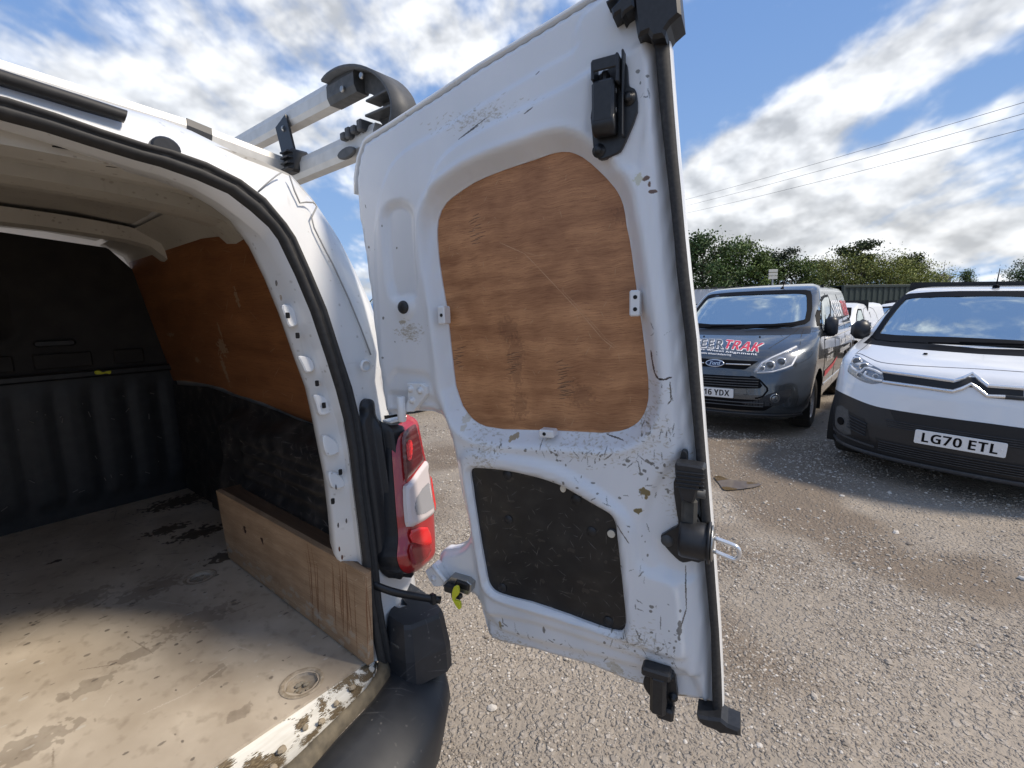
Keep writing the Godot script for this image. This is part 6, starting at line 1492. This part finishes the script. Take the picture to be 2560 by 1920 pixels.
func ground():
	gn = noise(.55, 3, 91); gn2 = noise(3.2, 3, 92)
	var ax := PackedFloat32Array(); var az := PackedFloat32Array()
	for i in 281:
		var t := i / 280.0 * 2.0 - 1.0
		ax.append(1.8 + 7.0 * t + 190.0 * pow(t, 7)); az.append(-3.6 + 7.0 * t + 190.0 * pow(t, 7))
	var V := PackedVector3Array(); var N := PackedVector3Array(); var C := PackedColorArray(); var I := PackedInt32Array()
	var damp := noise(.45, 4, 93); var n := ax.size()
	for z in az:
		for x in ax:
			var h := gh(x, z); V.append(Vector3(x, h, z))
			N.append(Vector3(h - gh(x + .03, z), .03, h - gh(x, z + .03)).normalized())
			# damp, darker ground in ragged patches where water stands between the vans
			var w := damp.get_noise_2d(x, z) * 1.3 + .75 * exp(-(pow((x - 2.6) / 2.2, 2) + pow((z + 4.6) / 1.6, 2)))
			w = ss(.15, .60, w)
			var pale := ss(.0, .5, damp.get_noise_2d(x * 2.3 + 50, z * 2.3)) * .12 + .10 * track(x, z)
			C.append((Color(.92, .92, .92) * (1.0 + pale)).lerp(Color(.52, .46, .40), w * .8))
	for j in n - 1:
		for i in n - 1:
			var k := j * n + i
			I.append_array([k, k + 1, k + n + 1, k, k + n + 1, k + n])
	var A := []; A.resize(Mesh.ARRAY_MAX)
	A[Mesh.ARRAY_VERTEX] = V; A[Mesh.ARRAY_NORMAL] = N; A[Mesh.ARRAY_COLOR] = C; A[Mesh.ARRAY_INDEX] = I
	var m := ArrayMesh.new(); m.add_surface_from_arrays(Mesh.PRIMITIVE_TRIANGLES, A)
	var S := 1024
	var cn := FastNoiseLite.new(); cn.noise_type = FastNoiseLite.TYPE_CELLULAR; cn.frequency = .05; cn.seed = 5; cn.cellular_return_type = FastNoiseLite.RETURN_DISTANCE2_SUB
	var cv := FastNoiseLite.new(); cv.noise_type = FastNoiseLite.TYPE_CELLULAR; cv.frequency = .05; cv.seed = 5; cv.cellular_return_type = FastNoiseLite.RETURN_CELL_VALUE
	var e := cn.get_seamless_image(S, S, false, false, .1, true).get_data(); var q := cv.get_seamless_image(S, S, false, false, .1, true).get_data()
	var f := noise(.03, 5, 6).get_seamless_image(S, S, false, false, .1, true).get_data()
	var d := PackedByteArray(); d.resize(S * S * 3); var hd := PackedByteArray(); hd.resize(S * S)
	var soil := lin(.31, .265, .21); var lo := lin(.25, .215, .175); var hi := lin(.50, .45, .385)
	for i in S * S:
		var t := ss(.10, .5, e[i] / 255.0); var v := q[i] / 255.0
		if v < .35: t *= .25
		put3(d, i * 3, soil.lerp(lo.lerp(hi, v * v), t).lerp(soil, .45 * ss(.45, .75, f[i] / 255.0)))
		hd[i] = int(255 * clampf(t * (.35 + .5 * v) + .25 * f[i] / 255.0, 0, 1))
	var gm := tri_mat(pic(S, S, d), .62, .88, 0.0, true)
	gm.heightmap_enabled = true; gm.heightmap_texture = ImageTexture.create_from_image(Image.create_from_data(S, S, false, Image.FORMAT_L8, hd)); gm.heightmap_scale = 1.2
	gm.vertex_color_use_as_albedo = true
	structure(part("ground", m, gm))
	# loose stones over it
	var cols := [lin(.25, .215, .175), lin(.35, .305, .25), lin(.42, .375, .315), lin(.30, .26, .215), lin(.54, .50, .44), lin(.22, .185, .15), lin(.38, .33, .265)]
	var mm := mat(Color.WHITE, .85); mm.vertex_color_use_as_albedo = true
	var xs := []; xs.resize(6)
	for v in 6: xs[v] = []
	var drift := noise(.9, 4, 97)
	for band in [[1.2, 3.4, 90000, .0016, .009], [2.6, 6.5, 60000, .003, .014], [5.5, 15, 30000, .006, .020], [1.2, 9, 1500, .010, .024]]:
		for i in band[2]:
			var r := sqrt(rng.randf_range(band[0] * band[0], band[1] * band[1])); var a := deg_to_rad(rng.randf_range(-24, 58))
			var p := Vector3(sin(a) * r, 0, -cos(a) * r)
			var s: float = lerpf(band[3], band[4], pow(rng.randf(), 3.5))
			var keep := drift.get_noise_2d(p.x, p.z) * 1.6 + .55 - .75 * track(p.x, p.z)
			if rng.randf() > clampf(keep, .10, 1.0): continue
			p.y = gh(p.x, p.z) + s * .12
			var b := Basis.from_euler(Vector3(rng.randf_range(-.4, .4), rng.randf() * TAU, rng.randf_range(-.4, .4))).scaled(Vector3(1, .7, 1) * s)
			xs[rng.randi() % 6].append([Transform3D(b, p), cols[rng.randi() % 7 if rng.randf() < .75 else rng.randi() % 4]])
	var g := Node3D.new(); g.name = "loose_gravel"; g.set_meta("kind", "stuff"); add_child(g)
	tag(g, "loose stones scattered over the whole gravel yard", "gravel")
	for v in 6:
		var mu := MultiMesh.new(); mu.transform_format = MultiMesh.TRANSFORM_3D; mu.use_colors = true; mu.mesh = pebble(v + 1); mu.instance_count = xs[v].size()
		for i in xs[v].size(): mu.set_instance_transform(i, xs[v][i][0]); mu.set_instance_color(i, xs[v][i][1].srgb_to_linear())
		var o := MultiMeshInstance3D.new(); o.multimesh = mu; o.material_override = mm; o.name = "stones"; o.set_meta("kind", "stuff"); g.add_child(o, true)
	var big := v3([-.116,0,-1.682, 1.166,0,-1.683, .209,0,-1.937, 2.599,0,-3.06, 2.836,0,-2.463, 2.463,0,-1.977, -.605,0,-3.225, 2.674,0,-3.704])
	for i in 8:
		var what: String = ["pale chalky stone lying below the bottom edge of the open van door", "grey stone on the gravel right of the bottom door moulding", "small flat stone on the gravel under the open door", "flat stone on the damp gravel in front of the black bumper", "white shard of stone at the right edge of the yard", "buff stone near the right bottom corner of the yard", "stone seen through the gap between tail lamp and open door", "pebble beside the brown puddle in front of the vans"][i]
		var o := part("stone", pebble(20 + i), mat(cols[[4, 2, 2, 4, 4, 6, 2, 4][i]], .85), self, big[i] + Vector3(0, gh(big[i].x, big[i].z) + .004, 0))
		o.scale = Vector3(1, .6, .8) * [.026, .022, .014, .03, .03, .018, .02, .024][i]; o.rotation.y = i * 1.3
		tag(o, what, "stone")
	var pud := v3([1.834,0,-4.193, 1.896,0,-4.209, 1.921,0,-4.102, 2.011,0,-4.064, 2.095,0,-4.017, 2.155,0,-3.963, 2.043,0,-3.914, 1.901,0,-3.906, 1.8,0,-3.895, 1.805,0,-4, 1.812,0,-4.1])
	var pp := PackedVector2Array(); for p in pud: pp.append(Vector2(p.x, -p.z))
	var wm := mat(lin(.12, .085, .045), .06); wm.metallic_specular = .6
	var pu := part("puddle", relief(crv(pp, 3), [], .03, func(p): return gh(p.x, -p.y) + .010), wm); pu.rotation.x = -PI / 2
	structure(pu)

func tree(called: String, label: String, at: Vector3, h: float, r: float, kind: int, sd: int, col: Color, group := "trees along the far side of the yard"):
	var g := RandomNumberGenerator.new(); g.seed = sd
	var t := thing(called, label, "tree", group); t.position = at
	var bark := mat(lin(.06, .048, .035), .9)
	var b := MB.new(true); var tips := []
	var lean := Vector3(g.randf_range(-.04, .04) * h, 0, g.randf_range(-.04, .04) * h)
	var trunk := PackedVector3Array([Vector3(0, -.2, 0), lean * .4 + Vector3(0, h * .35, 0), lean + Vector3(0, h * .8, 0)])
	b.rod(trunk[0], trunk[1], h * .026, h * .018, 8); b.rod(trunk[1], trunk[2], h * .018, h * .006, 8)
	var n: int = [26, 30, 34, 22][kind]
	for i in n:
		var f := (i + g.randf()) / n
		var y := h * lerpf([.22, .45, .10, .05][kind], .97, f)
		var ang := g.randf() * TAU
		var reach: float
		if kind == 0: reach = r * sqrt(maxf(.05, 1.0 - pow((f - .4) / .62, 2))) * g.randf_range(.5, 1.05)
		elif kind == 1: reach = r * (1.0 - .55 * f) * g.randf_range(.45, 1.1)
		elif kind == 2: reach = r * (1.02 - f) * g.randf_range(.7, 1.1)
		else: reach = r * sqrt(maxf(.1, 1.0 - f * f)) * g.randf_range(.4, 1.1)
		var q := Vector3(cos(ang) * reach, y + reach * [.25, -.02, -.25, .4][kind], sin(ang) * reach) + lean * f
		var s := lean * f + Vector3(0, y * .9, 0)
		b.rod(s, q, h * .007, h * .002, 5)
		tips.append([s.lerp(q, .6), r * .24]); tips.append([q, r * (.27 if kind != 2 else .2)])
	part("trunk", b.done(), bark, t)
	var st := SurfaceTool.new(); st.begin(Mesh.PRIMITIVE_TRIANGLES)
	var per: int = [150, 100, 100, 150][kind]
	for tip in tips:
		var c: Vector3 = tip[0]; var cr: float = tip[1]; var tone := g.randf_range(.7, 1.25)
		for i in per:
			var d := Vector3(g.randfn(), g.randfn() * (.30 if kind == 1 else .62), g.randfn()) * cr * .62
			var p := c + d
			var s: float = [.12, .11, .10, .11][kind] * g.randf_range(.6, 1.4) * h / 8.0
			var u := Vector3(g.randfn(), g.randfn(), g.randfn()).normalized(); var w := u.cross(Vector3(g.randfn(), g.randfn(), g.randfn())).normalized()
			var nn := (u.cross(w).normalized() * .7 + d.normalized() + Vector3(0, .25, 0)).normalized()
			var cc := col * (tone * g.randf_range(.75, 1.3)); cc.a = 1
			st.set_normal(nn); st.set_color(cc)
			var q := [p - u * s, p + w * s * .55, p + u * s, p - w * s * .55]
			for k in [0, 1, 2, 0, 2, 3]: st.add_vertex(q[k])
	var lm := mat(Color.WHITE, .75); lm.vertex_color_use_as_albedo = true; lm.cull_mode = BaseMaterial3D.CULL_DISABLED
	lm.backlight_enabled = true; lm.backlight = Color(.5, .5, .3)
	part("crown", st.commit(), lm, t)

func at_px(ratio: float, dist: float) -> Vector3: return Vector3(ratio * dist, 0, -dist)

func background():
	var dark := Color(.052, .095, .030); var mid := Color(.085, .135, .036); var olive := Color(.20, .23, .065); var pine := Color(.035, .052, .028)
	var T := [
		["dense_tree", "tall dark green tree at the left end of the tree line, beside the door edge", .40, 42.0, 8.4, 3.2, 0, dark],
		["dense_tree", "dark green tree with a ragged top, second from the left of the tree line", .475, 44.0, 8.0, 2.8, 0, mid],
		["dense_tree", "broad low dark tree filling in behind the two leftmost trees", .435, 52.0, 7.2, 4.0, 0, mid],
		["dense_tree", "lighter green tree just left of the white sign board", .52, 43.0, 6.6, 2.0, 0, mid],
		["pine_tree", "dark flat topped pine behind the white sign board", .560, 45.0, 7.4, 2.6, 1, pine],
		["dense_tree", "rounded green tree right of the flat topped pine", .600, 44.0, 6.2, 2.2, 0, mid],
		["pine_tree", "small dark pine in the dip of the tree line", .645, 55.0, 7.2, 2.6, 1, pine],
		["olive_bush", "olive green bush left of the tall feathery tree", .665, 36.0, 5.2, 2.6, 3, olive],
		["feathery_tree", "tall thin feathery tree rising out of the olive bushes", .715, 37.0, 6.9, 2.1, 1, Color(.05, .072, .028)],
		["olive_bush", "large olive green bush below the tall feathery tree", .730, 35.0, 5.2, 3.2, 3, olive],
		["olive_bush", "olive green bush above the dark container", .79, 36.0, 4.9, 3.0, 3, olive],
		["conifer_tree", "left one of the two pointed conifers beyond the container", .812, 41.0, 6.0, 2.0, 2, Color(.024, .045, .022)],
		["conifer_tree", "right and taller one of the two pointed conifers beyond the container", .842, 41.0, 6.2, 2.1, 2, Color(.022, .042, .02)],
		["olive_bush", "low olive bush right of the pointed conifers", .86, 37.0, 4.0, 2.6, 3, olive],
		["olive_bush", "low bush left of the small hut on the skyline", .825, 34.0, 4.2, 2.6, 3, olive],
		["conifer_tree", "small lone conifer right of the hut on the skyline", .945, 56.0, 5.6, 2.2, 2, mid],
		["dense_tree", "tree cut off by the right edge of the picture", 1.09, 46.0, 5.6, 2.4, 0, dark],
		["dense_tree", "tree hidden behind the door edge at the left of the tree line", .33, 44.0, 8.0, 3.2, 0, dark]]
	for i in T.size():
		var q: Array = T[i]
		tree(q[0], q[1], at_px(q[2], q[3]), q[4] * .93, q[5], q[6], 500 + i, q[7])
	# dark green container with pressed side panels
	var steel := tri_mat(speck(lin(.012, .022, .018), lin(.026, .040, .033), 512, 110, .01, 5), .6, .55)
	for k in 2:
		var c := thing("shipping_container", ["dark green corrugated container behind the parked vans, left one of two", "dark green corrugated container behind the white van, right one of two"][k], "container", "dark green containers behind the vans")
		var a := [at_px(.690, 26.5), at_px(.965, 29.8)][k] as Vector3; var b2 := [at_px(.950, 29.6), at_px(1.17, 33.0)][k] as Vector3
		var L := a.distance_to(b2); var dir := (b2 - a) / L
		c.position = a; c.basis = Basis(dir, Vector3.UP, dir.cross(Vector3.UP))
		var prof := PackedVector2Array()
		var rows := []
		for y in [.15, 2.46]:
			var row := PackedVector3Array()
			var x := .12
			while x < L - .3:
				for s in [[0, 0.0], [.18, 0.0], [.22, -.045], [.40, -.045], [.44, 0.0]]: row.append(Vector3(x + s[0], y, s[1]))
				x += .44
			rows.append(row)
		var m := MB.new(); m.grid(rows, false, true); part("side_panel", m.done(), steel, c)
		m = MB.new(); m.box(Vector3(L / 2, 2.53, 0), Vector3(L, .14, .12), .01); part("top_rail", m.done(), steel, c)
		m = MB.new(); m.box(Vector3(L / 2, .1, 0), Vector3(L, .16, .12), .01); part("bottom_rail", m.done(), steel, c)
		for x in [.06, L - .06]: part("corner_post", boxmesh(Vector3(.14, 2.6, .14), .01), steel, c, Vector3(x, 1.3, 0))
		part("roof", boxmesh(Vector3(L, .04, 2.3)), steel, c, Vector3(L / 2, 2.57, -1.2)); part("far_side", boxmesh(Vector3(L, 2.5, .05)), steel, c, Vector3(L / 2, 1.3, -2.35))
	# white corrugated fence with a dark coping, left behind the grey van
	var fence := thing("corrugated_fence", "white corrugated sheet fence with dark coping pieces behind the grey van", "fence")
	fence.position = at_px(.34, 21); fence.basis = Basis(Vector3.UP, -.28)
	var rows := [PackedVector3Array(), PackedVector3Array()]
	for i in 161:
		for k in 2: rows[k].append(Vector3(i * .03, [.05, 2.36][k], .02 * sin(i * 1.1)))
	var m := MB.new(true); m.grid(rows, false, true); part("sheet", m.done(), mat(lin(.55, .57, .6), .5), fence)
	for i in 16: part("coping_piece", boxmesh(Vector3(.2, .05, .12), .01), mat(lin(.02, .02, .022), .6), fence, Vector3(.15 + i * .3, 2.40, 0))
	# sign on its post
	var sp := thing("sign_post", "white slatted sign board on a grey post in front of the pine", "sign"); sp.position = at_px(.543, 30)
	m = MB.new(); m.rod(Vector3(0, 0, 0), Vector3(.03, 3.6, 0), .05, .05, 8); part("post", m.done(), mat(lin(.42, .43, .44), .5), sp)
	for k in 3: part("sign_slat", boxmesh(Vector3(.55, .17, .04), .008), mat(lin(.62, .60, .53), .55), sp, Vector3(.0, 3.72 - k * .21, .06))
	# heaps of timber and rubble on the skyline
	var tim := tri_mat(speck(lin(.16, .13, .10), lin(.38, .33, .27), 512, 120, .02, 4), 1.0, .85)
	for q in [[.505, 30.0, 14, "stack of weathered boards on top of the bank, left of the sign post", 1.55], [.527, 30.5, 12, "second stack of boards beside the sign post", 1.62], [.580, 31.0, 12, "pile of broken timber right of the sign post", 1.6], [.607, 31.0, 4, "few loose timbers lying right of the broken pile", 1.3]]:
		var o := thing("timber_pile", q[3], "timber", "timber piles on the bank behind the vans"); o.position = at_px(q[0], q[1])
		for i in q[2]:
			part("board", boxmesh(Vector3(rng.randf_range(.6, 1.1), .07, .16), .006, Vector3.ZERO, Basis.from_euler(Vector3(rng.randf_range(-.1, .1), rng.randf_range(-.4, .4), rng.randf_range(-.12, .12) * (1.0 if q[4] > 1.56 else .4) * (3.0 if i > 9 else 1.0)))), tim, o, Vector3(rng.randf_range(-.25, .25), q[4] + .2 + (i / 2) * .085, rng.randf_range(-.3, .3)))
		part("crate_base", boxmesh(Vector3(1.2, q[4] + .2, 1.0), .03), tim, o, Vector3(0, (q[4] + .2) / 2, 0))
	var sc := thing("broken_frame", "thin broken wooden frame standing in the timber pile", "frame"); sc.position = at_px(.568, 31.2)
	for x in [-.3, .0, .42]: part("upright", boxmesh(Vector3(.05, 3.2, .05)), tim, sc, Vector3(x, 1.6, 0))
	part("crosspiece", boxmesh(Vector3(.8, .04, .04)), tim, sc, Vector3(.05, 2.9, 0))
	# hut with mast on the skyline
	var hut := thing("skyline_hut", "small pale hut with a mast on the skyline above the container", "hut"); hut.position = at_px(.893, 60)
	part("wall", boxmesh(Vector3(1.3, 4.5, 1.3), .03), mat(lin(.34, .35, .34), .8), hut, Vector3(0, 2.25, 0))
	m = MB.new(); m.grid([PackedVector3Array([Vector3(-1.0, 4.5, 1.0), Vector3(1.0, 4.5, 1.0), Vector3(1.0, 4.5, -1.0), Vector3(-1.0, 4.5, -1.0), Vector3(-1.0, 4.5, 1.0)]), PackedVector3Array([Vector3(-.1, 4.95, .1), Vector3(.1, 4.95, .1), Vector3(.1, 4.95, -.1), Vector3(-.1, 4.95, -.1), Vector3(-.1, 4.95, .1)])]); part("roof", m.done(), mat(lin(.12, .12, .12), .8), hut)
	m = MB.new(); m.rod(Vector3(.2, 4.9, 0), Vector3(.25, 6.6, 0), .03, .015, 6); part("mast", m.done(), mat(lin(.2, .2, .2), .6), hut)
	# three overhead wires
	var w0 := v3([16.093,13.31,-60, 16.1,12.657,-60, 16.109,11.909,-60]); var w1 := v3([19.139,8.547,-17, 19.193,8.176,-17, 19.271,7.652,-17])
	for i in 3:
		var a := w0[i]; var b := w1[i]; var path := PackedVector3Array()
		for k in 25:
			var t := k / 24.0; path.append((a + (a - b) * .2).lerp(b + (b - a) * .4, t) - Vector3(0, .5 * (1.0 - pow(2 * t - 1, 2)) - .35, 0))
		var o := part("overhead_wire", tubemesh(path, .010, 5), mat(lin(.10, .10, .11), .6))
		tag(o, ["topmost of the three overhead wires crossing the sky", "middle one of the three overhead wires crossing the sky", "lowest of the three overhead wires crossing the sky"][i], "wire", "overhead wires")
	# tall van with a rack, in the gap between the pillar and the open door
	var tv := small_row_van("tall white van with a black meshed roof rack in the gap beside the door", Vector3(-2.60, 0, -7.35), 26.0, 2.26, M.row_paint, "tall_van")
	tv.set_meta("group", "")
	tv.remove_meta("group")
	var rk := holder("ladder_rack", tv)
	m = MB.new(); m.box(Vector3(0, 2.52, -1.75), Vector3(1.5, .07, .06), .01); part("rack_bar", m.done(), M.ink, rk)
	for x in [-.70, -.35, .0, .35, .70]: part("rack_post", boxmesh(Vector3(.07, .32, .06), .01), M.ink, rk, Vector3(x, 2.36, -1.75))
	m = MB.new()
	for i in 26: m.box(Vector3(-.70 + i * .056, 2.35, -1.77), Vector3(.006, .3, .006))
	for i in 6: m.box(Vector3(0, 2.22 + i * .05, -1.77), Vector3(1.4, .006, .006))
	part("rack_mesh", m.done(), M.ink, rk)

func _ready():
	rng.seed = 20240
	# ---- camera, sky, sun, exposure
	var cam := Camera3D.new(); cam.name = "camera"; add_child(cam)
	cam.fov = 77.854; cam.near = .05; cam.far = 900
	cam.position = Vector3(0, 1.55, 0)
	cam.basis = Basis(Vector3.RIGHT, deg_to_rad(-8.41)) * Basis(Vector3.BACK, deg_to_rad(-1.6))
	var env := Environment.new()
	env.background_mode = Environment.BG_SKY; env.tonemap_mode = Environment.TONE_MAPPER_LINEAR
	env.tonemap_exposure = 1.65
	env.sdfgi_enabled = true; env.ssao_enabled = true; env.ssil_enabled = true
	var sm := PanoramaSkyMaterial.new(); sm.panorama = ImageTexture.create_from_image(sky_image()); sm.energy_multiplier = 0.95
	env.sky = Sky.new(); env.sky.sky_material = sm
	env.background_energy_multiplier = 1.0
	var we := WorldEnvironment.new(); we.name = "world_environment"; we.environment = env; add_child(we)
	var sun := DirectionalLight3D.new(); sun.name = "sun"; add_child(sun)
	sun.light_color = Color(1.0, .95, .88); sun.light_energy = .85; sun.light_angular_distance = 10.0; sun.shadow_enabled = true
	var az := deg_to_rad(100.0); var el := deg_to_rad(50.0)
	sun.look_at_from_position(Vector3.ZERO, -Vector3(sin(az) * cos(el), sin(el), -cos(az) * cos(el)), Vector3.UP)
	# ---- the place, then the things in it
	materials()
	M.row_paint = mat(lin(.68, .69, .70), .3); M.row_paint.clearcoat_enabled = true
	ground()
	background()
	white_van()
	dark_van()
	white_front_van()
	small_row_van("small white panel van seen between the dark grey van and the white van", Vector3(6.93, 0, -11.5), 50.0, 1.60, M.row_paint)
	small_row_van("white van whose windscreen shows just left of the near white van's roof pillar", Vector3(10.2, 0, -12.9), 52.0, 1.58, M.row_paint)
	small_row_van("white car with dark glass half hidden behind the left side of the grey van", Vector3(4.35, 0, -12.6), 36.0, 1.66, M.row_paint)
